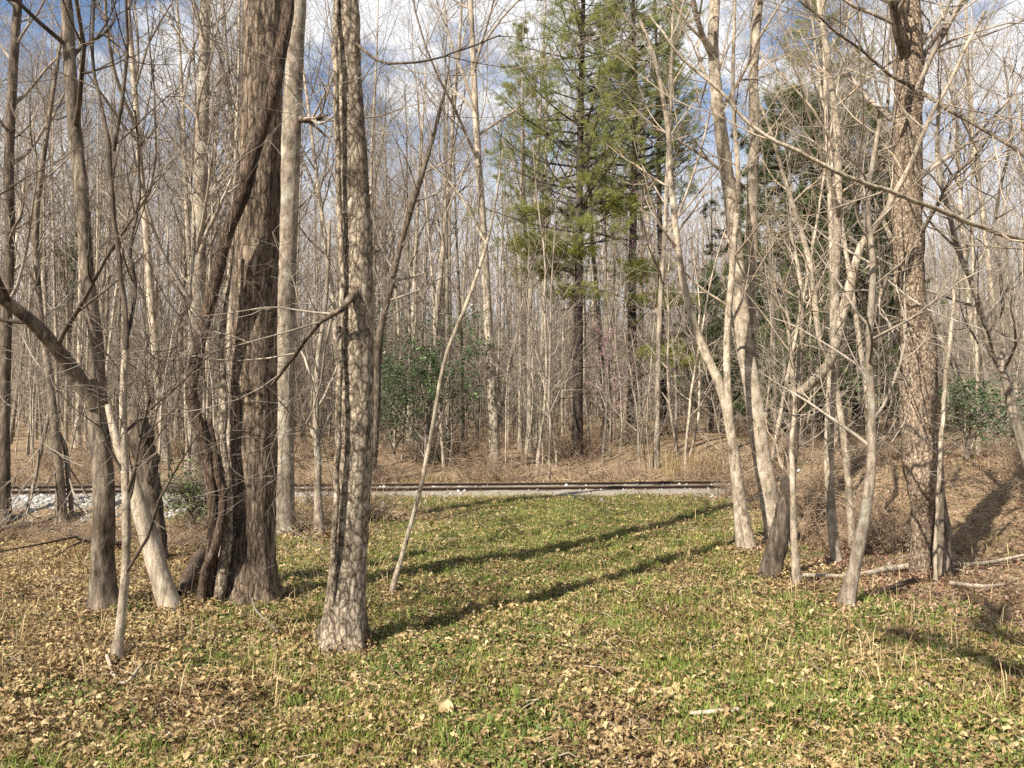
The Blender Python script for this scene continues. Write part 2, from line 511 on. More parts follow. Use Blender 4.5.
M_RAIL = stone_mat('rusty_rail', [(0.018, 0.012, 0.009), (0.045, 0.03, 0.023), (0.09, 0.062, 0.048)], 6)
M_RTOP, _nt, _b = new_mat('worn_rail_head')
_b.inputs['Base Color'].default_value = (0.42, 0.38, 0.34, 1); _b.inputs['Metallic'].default_value = 0.7; _b.inputs['Roughness'].default_value = 0.42
M_TIE = bark('sleeper_timber', (0.10, 0.08, 0.062), (0.21, 0.175, 0.14), (0.34, 0.29, 0.235), (3, 14, 14), 0.6)
M_GROUND = ground_mat()

# ------------------------------------------------------------------ ground
def grassiness(x, y):
    """0 = bare leaf litter, 1 = full turf; greener on the path, browner to the right"""
    pathx = -0.2 + 0.06 * y
    g = 0.30 + 0.26 * np.exp(-((x - pathx) / 2.4) ** 2) + 0.16 * np.exp(-((x - pathx) / 1.6) ** 2 - ((y - 15) / 4.5) ** 2)
    g = g + (fbm(x * 0.9, y * 0.9, 21) - 0.5) * 0.75 + (fbm(x * 0.33 + 4, y * 0.33, 23, 2) - 0.5) * 0.7
    g = g - 0.34 * S(3.0, 4.4, x - 0.10 * (y - 9)) * S(6.0, 7.6, y)
    g = g - 0.08 * S(-2.2, -4, x) * S(6, 9, y)
    g = g - 0.25 * S(-2.2, -1.2, track_s(x, y))
    g = g - 0.42 * np.exp(-((x - 0.30 - 0.03 * y) / 0.55) ** 2) * (1 - S(5.0, 7.5, y))
    g = g * (1 - 0.85 * S(2.0, 3.0, track_s(x, y)))
    return np.clip(g, 0, 1)

u = np.linspace(-1, 1, 381)
gx = 700 * np.sinh(7.2 * u) / math.sinh(7.2)
v = np.linspace(0, 1, 430)
gy = np.concatenate([-np.geomspace(400, 1.6, 50), np.linspace(-1.2, 1.9, 12), np.geomspace(2.0, 900, 430)])
X, Y = np.meshgrid(gx, gy)
Zg = ground_z(X, Y)
V = np.stack([X, Y, Zg], -1).reshape(-1, 3)
ny, nx = X.shape
ii, jj = np.meshgrid(np.arange(ny - 1), np.arange(nx - 1), indexing='ij')
b0 = ii * nx + jj
Q = np.stack([b0, b0 + 1, b0 + nx + 1, b0 + nx], -1).reshape(-1, 4)
me = make_mesh('ground', V, [Q], True)
ga = me.attributes.new('grassiness', 'FLOAT', 'POINT')
ga.data.foreach_set('value', grassiness(V[:, 0], V[:, 1]).astype(np.float32))
tag(link('ground', me, M_GROUND), kind='structure')

# ------------------------------------------------------------------ railway
RAIL_ROT = math.atan2(TT[1], TT[0])
W0, W1 = -20.0, 32.0
def tw(w, s, z=0.0):
    p = TA + TT * w + TN * s
    return np.array([p[0], p[1], z])

# ballast bed: a strip with sloped shoulders
ss = np.array([-3.1, -2.7, -2.3, -1.95, -1.6, -1.2, -0.8, -0.4, 0, 0.4, 0.8, 1.2, 1.6, 1.95, 2.3, 2.7])
hh = np.array([-0.30, -0.05, 0.20, 0.36, 0.40, 0.40, 0.39, 0.38, 0.38, 0.38, 0.39, 0.40, 0.40, 0.34, 0.2, 0.05])
hh = hh + (BED - 0.36)
ws = np.arange(-40, 60, 0.22)
SSm, WWm = np.meshgrid(ss, ws)
HHm = np.tile(hh, (len(ws), 1)) + (vnoise(WWm * 3.1, SSm * 3.1, 4) - 0.5) * 0.05
PX = TA[0] + TT[0] * WWm + TN[0] * SSm
PY = TA[1] + TT[1] * WWm + TN[1] * SSm
V = np.stack([PX, PY, HHm], -1).reshape(-1, 3)
nyy, nxx = SSm.shape
ii, jj = np.meshgrid(np.arange(nyy - 1), np.arange(nxx - 1), indexing='ij')
b0 = ii * nxx + jj
Q = np.stack([b0, b0 + nxx, b0 + nxx + 1, b0 + 1], -1).reshape(-1, 4)
tag(link('ballast', make_mesh('ballast', V, [Q], True), M_BED), kind='structure')

rng = np.random.RandomState(5)
OCT_V = np.array([[1, 0, 0], [-1, 0, 0], [0, 1, 0], [0, -1, 0], [0, 0, 1], [0, 0, -1]], float)
OCT_T = np.array([[0, 2, 4], [2, 1, 4], [1, 3, 4], [3, 0, 4], [2, 0, 5], [1, 2, 5], [3, 1, 5], [0, 3, 5]])
def stones(pts, size, rng, zs=0.7):
    n = len(pts)
    base = OCT_V[None] * rng.uniform(0.6, 1.2, (n, 6, 1)) + rng.randn(n, 6, 3) * 0.16
    base[..., 2] *= zs
    a = rng.rand(n) * 6.283
    c, s = np.cos(a)[:, None], np.sin(a)[:, None]
    xr = base[..., 0] * c - base[..., 1] * s
    yr = base[..., 0] * s + base[..., 1] * c
    b = np.stack([xr, yr, base[..., 2]], -1) * size[:, None, None]
    Vv = (pts[:, None, :] + b).reshape(-1, 3)
    Tt = (np.arange(n)[:, None, None] * 6 + OCT_T[None]).reshape(-1, 3)
    return Vv, Tt
n = 15000
s_ = np.where(rng.rand(n) < 0.72, rng.uniform(-3.2, -1.3, n), rng.uniform(-1.3, 2.3, n))
w_ = rng.uniform(-10, 30, n)
keep = ~((w_ > 7.2) & (s_ < -1.0) & (rng.rand(n) < 0.8)) & ~((w_ > 6.5) & (rng.rand(n) < 0.55)) & ~((w_ > 6.5) & (s_ < -1.1) & (fbm(w_ * 0.8, s_ * 0 + 3, 5, 2) < 0.5))
s_, w_ = s_[keep], w_[keep]
p_ = TA[None] + TT[None] * w_[:, None] + TN[None] * s_[:, None]
z_ = np.maximum(np.interp(s_, ss, hh), ground_z(p_[:, 0], p_[:, 1])) - 0.005
vv, tt = stones(np.column_stack([p_, z_]), rng.uniform(0.03, 0.075, len(s_)), rng)
tag(MB().add(vv, None, tt).build('ballast_stones', M_STONE), 'pale grey crushed stones strewn along the railway bed', 'gravel', kind='stuff')

trk = thing('railway_track', 'rusty single railway track crossing at the end of the grassy path', 'railway track', tw(0, 0, BED + 0.02), rz=RAIL_ROT)
prof = np.array([[-0.07, 0.0], [0.07, 0.0], [0.07, 0.018], [0.012, 0.04], [0.012, 0.118], [0.036, 0.128], [0.036, 0.158], [0.026, 0.165], [-0.026, 0.165], [-0.036, 0.158], [-0.036, 0.128], [-0.012, 0.118], [-0.012, 0.04], [-0.07, 0.018]])
for side in (-1, 1):
    wsx = np.linspace(W0, W1, 105)
    yy = prof[:, 0][None] + side * 0.752 + (np.sin(wsx * 0.4 + side) * 0.006)[:, None]
    zz = prof[:, 1][None] * 0.8 - 0.03 + (np.sin(wsx * 0.31 + 1) * 0.008)[:, None]
    Vr = np.stack([np.repeat(wsx[:, None], 14, 1), yy, zz], -1).reshape(-1, 3)
    i, c = np.meshgrid(np.arange(104), np.arange(14), indexing='ij')
    Qr = np.stack([i * 14 + c, (i + 1) * 14 + c, (i + 1) * 14 + (c + 1) % 14, i * 14 + (c + 1) % 14], -1).reshape(-1, 4)
    me = make_mesh('rail', Vr, [Qr[:, ::-1]])
    me.materials.append(M_RAIL); me.materials.append(M_RTOP)
    mi = np.zeros(len(Qr), np.int32); mi[np.arange(len(Qr)) % 14 == 7] = 1
    me.polygons.foreach_set('material_index', mi)
    link('rail', me, None, trk)
def sleeper_mesh(rng):
    x, y, z = 0.11, 1.28, 0.09
    Vb, r = [], 0.012
    for zz, inset in ((-z, 0), (z - r, 0), (z, r)):
        for sx, sy in ((-1, -1), (1, -1), (1, 1), (-1, 1)):
            Vb.append((sx * (x - inset) + rng.randn() * 0.004, sy * (y - inset) + rng.randn() * 0.006, zz + rng.randn() * 0.004))
    Qb = [[0, 1, 5, 4], [1, 2, 6, 5], [2, 3, 7, 6], [3, 0, 4, 7], [4, 5, 9, 8], [5, 6, 10, 9], [6, 7, 11, 10], [7, 4, 8, 11], [8, 9, 10, 11]]
    return make_mesh('sleeper', np.array(Vb), [np.array(Qb)])
slp = [sleeper_mesh(rng) for _ in range(4)]
for q in slp: q.materials.append(M_TIE)
for k in range(98):
    o = bpy.data.objects.new('sleeper', slp[k % 4]); COL.objects.link(o); o.parent = trk
    o.location = (W0 + 0.6 + k * 0.52, rng.randn() * 0.02, -0.075 + rng.randn() * 0.006)
    o.rotation_euler = (0, 0, rng.randn() * 0.02)

# ------------------------------------------------------------------ trees of the woods behind
def trunk_line(H, r, rng, n=24, lean=0.02, wig=0.012):
    d = np.array([rng.randn() * lean, rng.randn() * lean, 1.0])
    P = [np.array([0, 0, -0.3])]
    st = (H + 0.3) / (n - 1)
    for k in range(n - 1):
        d = d + np.array([rng.randn() * wig, rng.randn() * wig, 0.03]); d /= np.linalg.norm(d)
        P.append(P[-1] + d * st)
    P = np.array(P)
    t = np.linspace(0, 1, n)
    R = r * ((1 - t) ** 0.75 * 0.93 + 0.07)
    R[0] *= 1.5; R[1] *= 1.12
    return P, R

def bare_tree_meshes(seed, H, r, lo=False, crown0=0.38):
    rng = np.random.RandomState(seed)
    P, R = trunk_line(H, r, rng, 24 if not lo else 10)
    tr = MB(); tr.tubes(P, R, 9 if not lo else 5)
    cr_ = MB()
    Ps, Rs = [P], [R]
    for f in range(rng.randint(1, 3)):                      # big forks
        fp, fr = grow(P[None], R[None], 1, crown0 + 0.08 * f, crown0 + 0.25, (16, 30), lambda t, L: H * 0.5 * (1.1 - t * .5), 24 if not lo else 10, 0.72, 0.05, 0.07, rng, slender=0.03, tip=0.1)
        cr_.tubes(fp, fr, 6 if not lo else 4)
        Ps.append(fp[0]); Rs.append(fr[0])
    PP, RR = np.array(Ps), np.array(Rs)
    if lo:
        a, ar = grow(PP, RR, 9, crown0, 0.98, (30, 60), lambda t, L: 0.26 * L * (1.2 - t) + 0.7, 5, 0.5, 0.14, 0.10, rng, 0.008)
        b, br = grow(a, ar, 5, 0.2, 1.0, (25, 55), lambda t, L: 0.45 * L * (1.2 - .6 * t), 4, 0.55, 0.15, 0.07, rng, 0.006)
        c, c_r = grow(b, br, 4, 0.15, 1.0, (25, 55), lambda t, L: 0.55 * L * (1.2 - .6 * t), 3, 0.6, 0.15, 0.05, rng, 0.005)
        cr_.tubes(a, ar, 3); cr_.tubes(b, br, 3); cr_.tubes(c, c_r, 3)
    else:
        a, ar = grow(PP, RR, 13, crown0, 0.98, (28, 58), lambda t, L: 0.25 * L * (1.2 - t) + 0.8, 8, 0.5, 0.11, 0.09, rng, 0.006)
        b, br = grow(a, ar, 6, 0.15, 1.0, (25, 55), lambda t, L: 0.42 * L * (1.2 - .6 * t), 6, 0.55, 0.13, 0.07, rng, 0.005)
        c, c_r = grow(b, br, 4, 0.15, 1.0, (25, 55), lambda t, L: 0.5 * L * (1.2 - .6 * t), 4, 0.6, 0.15, 0.06, rng, 0.0035)
        d, dr = grow(c, c_r, 1, 0.2, 0.9, (25, 55), lambda t, L: 0.6 * L, 3, 0.7, 0.15, 0.05, rng, 0.003)
        cr_.tubes(a, ar, 5); cr_.tubes(b, br, 3); cr_.tubes(c, c_r, 3); cr_.tubes(d, dr, 3)
        # low dead twigs on the bole
        e, er = grow(P[None], R[None], 10, 0.08, crown0, (50, 95), lambda t, L: 0.9 + 0 * t, 5, 0.2, 0.16, 0.03, rng, 0.004, slender=0.01)
        f_, fr_ = grow(e, er, 4, 0.2, 1, (30, 60), lambda t, L: 0.4 * L, 4, 0.6, 0.16, 0.03, rng, 0.003)
        cr_.tubes(e, er, 3); cr_.tubes(f_, fr_, 3)
    return tr, cr_

rng = np.random.RandomState(77)
GROUP_BG = 'bare hardwoods in the woods beyond the railway'
LAB_BG = 'bare grey hardwood tree among many alike in the woods beyond the railway'
protos = []
for k in range(11):
    H = [19, 22, 17, 21, 24, 16, 20, 23, 18, 15, 21][k]
    r = 0.68 * [0.17, 0.22, 0.12, 0.19, 0.26, 0.10, 0.15, 0.21, 0.13, 0.09, 0.18][k]
    tr, cr_ = bare_tree_meshes(100 + k, H, r, crown0=[.42, .38, .5, .35, .4, .45, .3, .45, .5, .35, .4][k])
    protos.append((tr.mesh('trunk', True), cr_.mesh('crown')))
for a, b in protos:
    a.materials.append(M_WOOD); b.materials.append(M_TWIG)

def bg_root(k, loc, rz, sc):
    r = thing('bare_tree', LAB_BG, 'tree', loc, GROUP_BG, rz)
    r.scale = (sc,) * 3
    for nm, m in zip(('trunk', 'crown'), protos[k]):
        o = bpy.data.objects.new(nm, m); COL.objects.link(o); o.parent = r
    return r

placed = []
avoid = [at(576, 478, 28.0)[:2], at(631, 470, 31.0)[:2]]
tries = 0
while len(placed) < 285 and tries < 60000:
    tries += 1
    y = 24.5 + 68 * rng.rand() ** 1.05
    x = rng.uniform(-1, 1) * (0.70 * y + 3)
    s = track_s(x, y)
    if s < 3.2: continue
    if fbm(np.array(x * 0.13), np.array(y * 0.13), 91, 2) < 0.36: continue
    dmin = 0.75 + 0.012 * y
    if any((x - q[0]) ** 2 + (y - q[1]) ** 2 < dmin ** 2 for q in placed): continue
    if any((x - q[0]) ** 2 + (y - q[1]) ** 2 < 1.1 for q in avoid): continue
    if y < 28 and abs(512 + x / y * FPX - 578) < 50: continue
    placed.append((x, y))
base_roots = {}
for n_, (x, y) in enumerate(placed):
    k = rng.randint(11)
    if y < 34 and k in (1, 4, 7) and rng.rand() < 0.7: k = [2, 5, 9, 8][rng.randint(4)]
    z = float(ground_z(x, y))
    sc = rng.uniform(0.82, 1.12)
    rz = rng.rand() * 6.283
    if k not in base_roots:
        base_roots[k] = bg_root(k, (x, y, z), rz, sc)
    else:
        dup(base_roots[k], (x, y, z), rz, sc, tilt=(rng.randn() * 0.035, rng.randn() * 0.035 + (0.30 * rng.choice([-1, 1]) if rng.rand() < 0.05 else 0)))

# the far woods on the hill, one mass
lows = []
for k in range(6):
    tr, cr_ = bare_tree_meshes(300 + k, 18 + k, 0.15 + 0.02 * k, lo=True, crown0=0.35)
    lows.append((np.concatenate(tr.V + cr_.V), np.concatenate([q for q in tr.Q] + [q + tr.n for q in cr_.Q])))
far = MB()
cnt = 0
while cnt < 520:
    y = 80 + 115 * rng.rand(); x = rng.uniform(-1, 1) * (0.70 * y + 4)
    Vl, Ql = lows[rng.randint(6)]
    a = rng.rand() * 6.283; sc = rng.uniform(0.85, 1.2); c, s = math.cos(a) * sc, math.sin(a) * sc
    Vn = np.stack([Vl[:, 0] * c - Vl[:, 1] * s + x, Vl[:, 0] * s + Vl[:, 1] * c + y, Vl[:, 2] * sc + float(ground_z(x, y))], 1)
    far.add(Vn, Ql); cnt += 1
n = 24000
y = 42 + 140 * rng.rand(n) ** 0.8; x = rng.uniform(-1, 1, n) * (0.70 * y + 4)
hs = rng.uniform(2.0, 9.0, n)
d = np.column_stack([rng.randn(n, 2) * 0.12, np.ones(n)])
Ps = np.empty((n, 5, 3)); Ps[:, 0] = np.column_stack([x, y, ground_z(x, y) - 0.1])
for q in range(1, 5):
    Ps[:, q] = Ps[:, q - 1] + d * (hs / 4)[:, None]; d = d + rng.randn(n, 3) * np.array([0.10, 0.10, 0])
Rs = np.linspace(1, 0.3, 5)[None] * rng.uniform(0.014, 0.05, (n, 1))
far.tubes(Ps, Rs, 3)
ab, abr = grow(Ps, Rs, 3, 0.35, 1, (25, 60), lambda t, L: 0.32 * L, 4, 0.6, 0.12, 0.06, rng, 0.007)
far.tubes(ab, abr, 3)
tag(far.build('far_woods', M_TWIG), 'distant mass of bare trees filling the hillside beyond the nearer woods', 'woods', kind='stuff')

# ------------------------------------------------------------------ understory saplings behind the track
def sapling_meshes(seed, H, r):
    rng = np.random.RandomState(seed)
    P, R = trunk_line(H, r, rng, 14, 0.09, 0.05)
    R = np.maximum(R, 0.006)
    st = MB().tubes(P, R, 5)
    tw_ = MB()
    a, ar = grow(P[None], R[None], 16, 0.2, 0.98, (30, 60), lambda t, L: 0.22 * L * (1.3 - t), 6, 0.55, 0.12, 0.08, rng, 0.005)
    b, br = grow(a, ar, 5, 0.2, 1.0, (25, 55), lambda t, L: 0.45 * L, 5, 0.6, 0.14, 0.05, rng, 0.004)
    c, c_r = grow(b, br, 3, 0.2, 1.0, (25, 55), lambda t, L: 0.5 * L, 3, 0.7, 0.14, 0.05, rng, 0.003)
    tw_.tubes(a, ar, 4); tw_.tubes(b, br, 3); tw_.tubes(c, c_r, 3)
    return st, tw_
sp_protos = []
for k in range(7):
    st, tw_ = sapling_meshes(500 + k, [4.5, 6, 7.5, 3.5, 8, 5, 9][k], [0.022, 0.03, 0.04, 0.018, 0.045, 0.025, 0.05][k])
    a, b = st.mesh('stem', True), tw_.mesh('twigs')
    a.materials.append(M_WOOD); b.materials.append(M_TWIG)
    sp_protos.append((a, b))
sap_root = {}
cnt = 0
while cnt < 290:
    y = 23.6 + 32 * rng.rand() ** 1.3; x = rng.uniform(-1, 1) * (0.68 * y + 1)
    if track_s(x, y) < 3.0: continue
    k = rng.randint(7); cnt += 1
    loc = (x, y, float(ground_z(x, y))); rz = rng.rand() * 6.283; sc = rng.uniform(0.75, 1.25)
    if k not in sap_root:
        r = thing('sapling', 'thin bare sapling of the undergrowth among the trees beyond the railway', 'sapling', loc, 'saplings in the woods beyond the railway', rz)
        for nm, m in zip(('stem', 'twigs'), sp_protos[k]):
            o = bpy.data.objects.new(nm, m); COL.objects.link(o); o.parent = r
        sap_root[k] = r
    else:
        dup(sap_root[k], loc, rz, sc)

# ------------------------------------------------------------------ conifers
def needles(pos, dirs, n, length, width, spread, rng):
    """tufts of thin sliver triangles at pos (K,3) fanning about dirs"""
    K = len(pos)
    d = dirs[:, None, :] + rng.randn(K, n, 3) * spread
    d /= np.linalg.norm(d, axis=2, keepdims=True)
    ln = length * rng.uniform(0.65, 1.2, (K, n, 1))
    base = pos[:, None, :] + rng.randn(K, n, 3) * 0.045
    side = np.cross(d, rng.randn(K, n, 3)); side /= np.linalg.norm(side, axis=2, keepdims=True) + 1e-9
    a = base - side * width * .5; b = base + side * width * .5; c = base + d * ln
    Vv = np.stack([a, b, c], 2).reshape(-1, 3)
    return Vv, np.arange(len(Vv)).reshape(-1, 3)

def conifer(name, label, cat, loc, H, r, crown0, spread_r, seed, mat_w, mat_n, whorl=0.55, nper=5, nlen=0.13, nw=0.011, tuft=34, up=0.10, droop=0.0, dens=10, group=None, dead=True, shape=0.8, sparse=0.14, cut=0.49):
    rng = np.random.RandomState(seed)
    root = thing(name, label, cat, loc, group)
    P, R = trunk_line(H, r, rng, 22, 0.012, 0.008)
    MB().tubes(P, R, 10).build('trunk', mat_w, root, True)
    nb = int(H * (1 - crown0) / whorl * nper)
    a, ar = grow(P[None], R[None], nb, crown0, 0.985, (62, 92), lambda t, L: spread_r * ((1 - (t - crown0) / (1 - crown0)) ** shape * (0.45 + 0.55 * np.minimum(1, (t - crown0) / 0.12 + 0.3)) + 0.12), 7, 0.4, 0.07, up, rng, 0.008, slender=0.012)
    b, br = grow(a, ar, dens, 0.25, 1.0, (30, 65), lambda t, L: 0.42 * L * (1.25 - t), 5, 0.6, 0.08, up * 0.5 - droop, rng, 0.005)
    wd = MB(); wd.tubes(a, ar, 4); wd.tubes(b, br, 3)
    if dead:
        e, er = grow(P[None], R[None], 22, 0.10, crown0 + 0.1, (70, 95), lambda t, L: 1.2 + 0 * t, 6, 0.25, 0.1, 0.0, rng, 0.006)
        f_, fr_ = grow(e, er, 4, 0.3, 1, (30, 60), lambda t, L: 0.4 * L, 4, 0.6, 0.12, 0, rng, 0.004)
        wd.tubes(e, er, 3); wd.tubes(f_, fr_, 3)
    wd.build('branches', mat_w, root)
    pos, dr = [], []
    for Pb, qs in ((b, (1.5, 2.4, 3.2, 4)), (a, (4.5, 5.4, 6))):
        Tn = np.gradient(Pb, axis=1)
        for q in qs:
            i = min(int(q), Pb.shape[1] - 2); f = q - i
            pos.append(Pb[:, i] * (1 - f) + Pb[:, i + 1] * f); dr.append(Tn[:, i])
    pos, dr = np.concatenate(pos), np.concatenate(dr)
    dr /= np.linalg.norm(dr, axis=1, keepdims=True) + 1e-9
    keep = rng.rand(len(pos)) < (sparse + (1 - sparse) * (fbm(pos[:, 0] * 1.2 + 50, pos[:, 2] * 1.6 + pos[:, 1], seed, 2) > cut))
    pos, dr = pos[keep], dr[keep] + np.array([0, 0, 0.35 - droop * 6])
    Vn, Tn = needles(pos, dr, tuft, nlen, nw, 0.75, rng)
    MB().add(Vn, None, Tn).build('foliage', mat_n, root)
    return root

def bough(root, px, py, Yd, seed, n=170, spread=(0.62, 0.45, 0.17)):
    rng = np.random.RandomState(seed)
    b = np.array(root.location); e = at(px, py, Yd) - b
    st = np.array([0, 0, e[2] - 0.25 * np.linalg.norm(e[:2])])
    q = np.linspace(0, 1, 8)[:, None]
    P = st * (1 - q) + e * q + np.column_stack([np.zeros(8), np.zeros(8), 0.12 * np.sin(np.linspace(0, 3.1, 8))])
    a, ar = grow(P[None], np.linspace(0.03, 0.01, 8)[None], 9, 0.4, 1, (30, 60), lambda t, L: 0.35 * L, 5, 0.6, 0.1, 0.02, rng, 0.005)
    w = MB().tubes(P, np.linspace(0.03, 0.01, 8), 5).tubes(a, ar, 3).build('bough', M_PINE, root)
    pos = np.concatenate([a[:, 2:].reshape(-1, 3), e + rng.randn(n, 3) * np.array(spread)])
    d = rng.randn(len(pos), 3) * 0.5 + (e - st) / np.linalg.norm(e - st) + np.array([0, 0, .3]); d /= np.linalg.norm(d, axis=1, keepdims=True)
    V_, T_ = needles(pos, d, 30, 0.15, 0.016, 0.5, rng)
    MB().add(V_, None, T_).build('bough_foliage', M_NEEDLE2, root)

def gp(px, py_, Yd):
    p = at(px, py_, Yd)
    return (p[0], p[1], float(ground_z(p[0], p[1])))

pine1 = conifer('pine_tree', 'tall pine with dark straight trunk and green tufts in the middle beyond the track', 'pine', gp(577, 478, 28), 21, 0.19, 0.34, 3.3, 11, M_PINE, M_NEEDLE, tuft=38, nper=6)
pine2 = conifer('pine_tree', 'second pine with darker thicker trunk standing behind the tall middle pine', 'pine', gp(632, 470, 31.5), 23, 0.20, 0.40, 3.4, 12, M_PINE, M_NEEDLE, tuft=38, nper=6)
for q, (px, py) in enumerate([(538, 243), (556, 252), (575, 292), (546, 270), (615, 205), (530, 212)]):
    bough(pine1, px, py, 28 - 0.6 + 0.35 * q, 900 + q)
for q, (px, py) in enumerate([(668, 352), (684, 360), (640, 270), (665, 300)]):
    bough(pine2, px, py, 29.6 - 0.3 * q, 920 + q, 170)
conifer('pine_tree', 'slim pine with bushy top rising above the pale forked saplings', 'pine', gp(826, 470, 34), 20, 0.15, 0.60, 2.6, 13, M_PINE, M_NEEDLE, dead=False)
conifer('pine_tree', 'thin pine at back left of the tall middle pine with small high crown', 'pine', gp(528, 470, 40), 22, 0.15, 0.55, 1.8, 14, M_PINE, M_NEEDLE)
conifer('pine_tree', 'thin dark pine trunk with bare lower bole behind the second pine', 'pine', gp(664, 470, 35), 22, 0.17, 0.50, 2.0, 15, M_PINE, M_NEEDLE)
conifer('hemlock_tree', 'dark evergreen with drooping sprays behind the pale leaning trunk', 'evergreen tree', gp(786, 455, 31), 13.5, 0.14, 0.08, 3.4, 21, M_PINE, M_HEML, whorl=0.42, nper=5, nlen=0.18, nw=0.024, tuft=36, sparse=0.45, cut=0.42, shape=0.6, up=0.02, droop=0.05, dead=False)
conifer('hemlock_tree', 'dark evergreen between the forked sapling and the big scaly trunk', 'evergreen tree', gp(856, 455, 35), 14.5, 0.14, 0.08, 3.4, 22, M_PINE, M_HEML, whorl=0.45, nper=5, nlen=0.18, nw=0.024, tuft=36, sparse=0.45, cut=0.42, shape=0.6, up=0.02, droop=0.05, dead=False)
conifer('hemlock_tree', 'small low dark evergreen behind the pale twin saplings', 'evergreen tree', gp(712, 455, 38), 8, 0.10, 0.08, 1.8, 23, M_PINE, M_HEML, whorl=0.45, nper=5, nlen=0.16, nw=0.018, tuft=10, up=0.02, droop=0.05, dead=False)
conifer('hemlock_tree', 'dim far evergreen low behind the leftmost trunks', 'evergreen tree', gp(66, 460, 52), 13, 0.12, 0.1, 2.6, 24, M_PINE, M_HEML, whorl=0.6, nper=5, nlen=0.2, nw=0.025, tuft=10, up=0.02, droop=0.05, dead=False)

# ------------------------------------------------------------------ leafy shrubs
def leaf_quads(pos, nrm_spread, size, rng):
    K = len(pos)
    d = rng.randn(K, 3) * np.array([1, 1, 0.5]); d /= np.linalg.norm(d, axis=1, keepdims=True)
    s = np.cross(d, rng.randn(K, 3) * nrm_spread + np.array([0, 0, 1.0])); s /= np.linalg.norm(s, axis=1, keepdims=True) + 1e-9
    sz = size * rng.uniform(0.6, 1.3, (K, 1))
    a = pos; c = pos + d * sz; m = pos + d * sz * 0.5 + np.array([0, 0, 0.0])
    b = m + s * sz * 0.27; e = m - s * sz * 0.27
    Vv = np.stack([a, b, c, e], 1).reshape(-1, 3)
    return Vv, np.arange(len(Vv)).reshape(-1, 4)

def leafy_shrub(name, label, cat, loc, H, W, n, seed, mat, lsize=0.07, group=None, stems=9):
    rng = np.random.RandomState(seed)
    root = thing(name, label, cat, loc, group)
    base = np.array([[0, 0, -0.1], [0, 0, 0.15]]) + rng.randn(1, 3) * 0
    b0 = np.stack([np.linspace(0, 0.05, 5), np.zeros(5), np.linspace(-0.1, H * 0.6, 5)], 1)
    a, ar = grow(b0[None], np.full((1, 5), 0.05), stems, 0.05, 0.9, (15, 55), lambda t, L: H * (1.05 - 0.6 * t), 8, 0.6, 0.08, 0.06, rng, 0.01)
    b, br = grow(a, ar, 9, 0.15, 1, (30, 65), lambda t, L: W * 0.28 + 0.12 * L, 6, 0.6, 0.12, 0.02, rng, 0.006)
    c, c_r = grow(b, br, 5, 0.2, 1, (30, 65), lambda t, L: 0.5 * L, 4, 0.6, 0.14, 0.0, rng, 0.004)
    w = MB(); w.tubes(b0, np.full(5, 0.05), 6); w.tubes(a, ar, 5); w.tubes(b, br, 3); w.tubes(c, c_r, 3)
    w.build('stems', M_TWIG, root)
    pts = np.concatenate([c.reshape(-1, 3), b[:, 3:].reshape(-1, 3)])
    pts = pts[rng.randint(len(pts), size=n)] + rng.randn(n, 3) * 0.06
    Vv, Qq = leaf_quads(pts, 0.6, lsize, rng)
    MB().add(Vv, Qq).build('foliage', mat, root)
    return root
leafy_shrub('holly_bush', 'tall green holly bush on the far side of the track behind the leaning sapling', 'bush', gp(425, 470, 25.5), 4.0, 2.5, 7500, 31, M_HOLLY, 0.10)
leafy_shrub('holly_bush', 'smaller sparse holly bush to the side of the tall holly behind the ivy clad trunk', 'bush', gp(394, 470, 27.5), 3.0, 2.0, 2600, 32, M_HOLLY, 0.10)
leafy_shrub('evergreen_bush', 'low green bush beside the big scaly trunk at the wood edge', 'bush', gp(968, 480, 16.5), 1.5, 1.6, 2600, 33, M_HOLLY, 0.075)
leafy_shrub('evergreen_bush', 'small green sprig of leaves at the right edge of the bank', 'bush', gp(1012, 470, 18), 1.4, 1.3, 800, 34, M_HOLLY, 0.075)
leafy_shrub('evergreen_bush', 'dark broad evergreen bush low behind the leaning pale trunks', 'bush', gp(800, 440, 27), 3.6, 2.6, 5000, 35, M_HEML, 0.10)

leafy_shrub('thicket', 'low dark leafy thicket behind the log between the leaning trunk and the oak', 'shrub', gp(190, 545, 12.0), 0.75, 1.2, 1500, 36, M_HEML, 0.06, stems=14)

# redbuds in bloom
def redbud(label, loc, seed, H=6.5):
    rng = np.random.RandomState(seed)
    root = thing('redbud_tree', label, 'tree', loc)
    P, R = trunk_line(H, 0.05, rng, 14, 0.08, 0.05)
    MB().tubes(P, R, 6).build('trunk', M_TWIG, root, True)
    a, ar = grow(P[None], R[None], 14, 0.3, 0.98, (35, 65), lambda t, L: 0.32 * L * (1.3 - t), 7, 0.55, 0.12, 0.06, rng, 0.006)
    b, br = grow(a, ar, 6, 0.2, 1, (25, 55), lambda t, L: 0.42 * L, 6, 0.6, 0.12, 0.05, rng, 0.004)
    MB().tubes(a, ar, 4).tubes(b, br, 3).build('crown', M_TWIG, root)
    pts = b.reshape(-1, 3)
    pts = pts[rng.randint(len(pts), size=1300)] + rng.randn(1300, 3) * 0.03
    Vv, Qq = leaf_quads(pts, 1.0, 0.05, rng)
    MB().add(Vv, Qq).build('blossom', M_BLOS, root)
redbud('slender redbud with faint pink blossom behind the pale twin saplings', gp(676, 460, 27), 41, 8.5)
redbud('small redbud dotted with pink blossom beside the tall middle pine', gp(602, 470, 26.5), 42, 4.5)

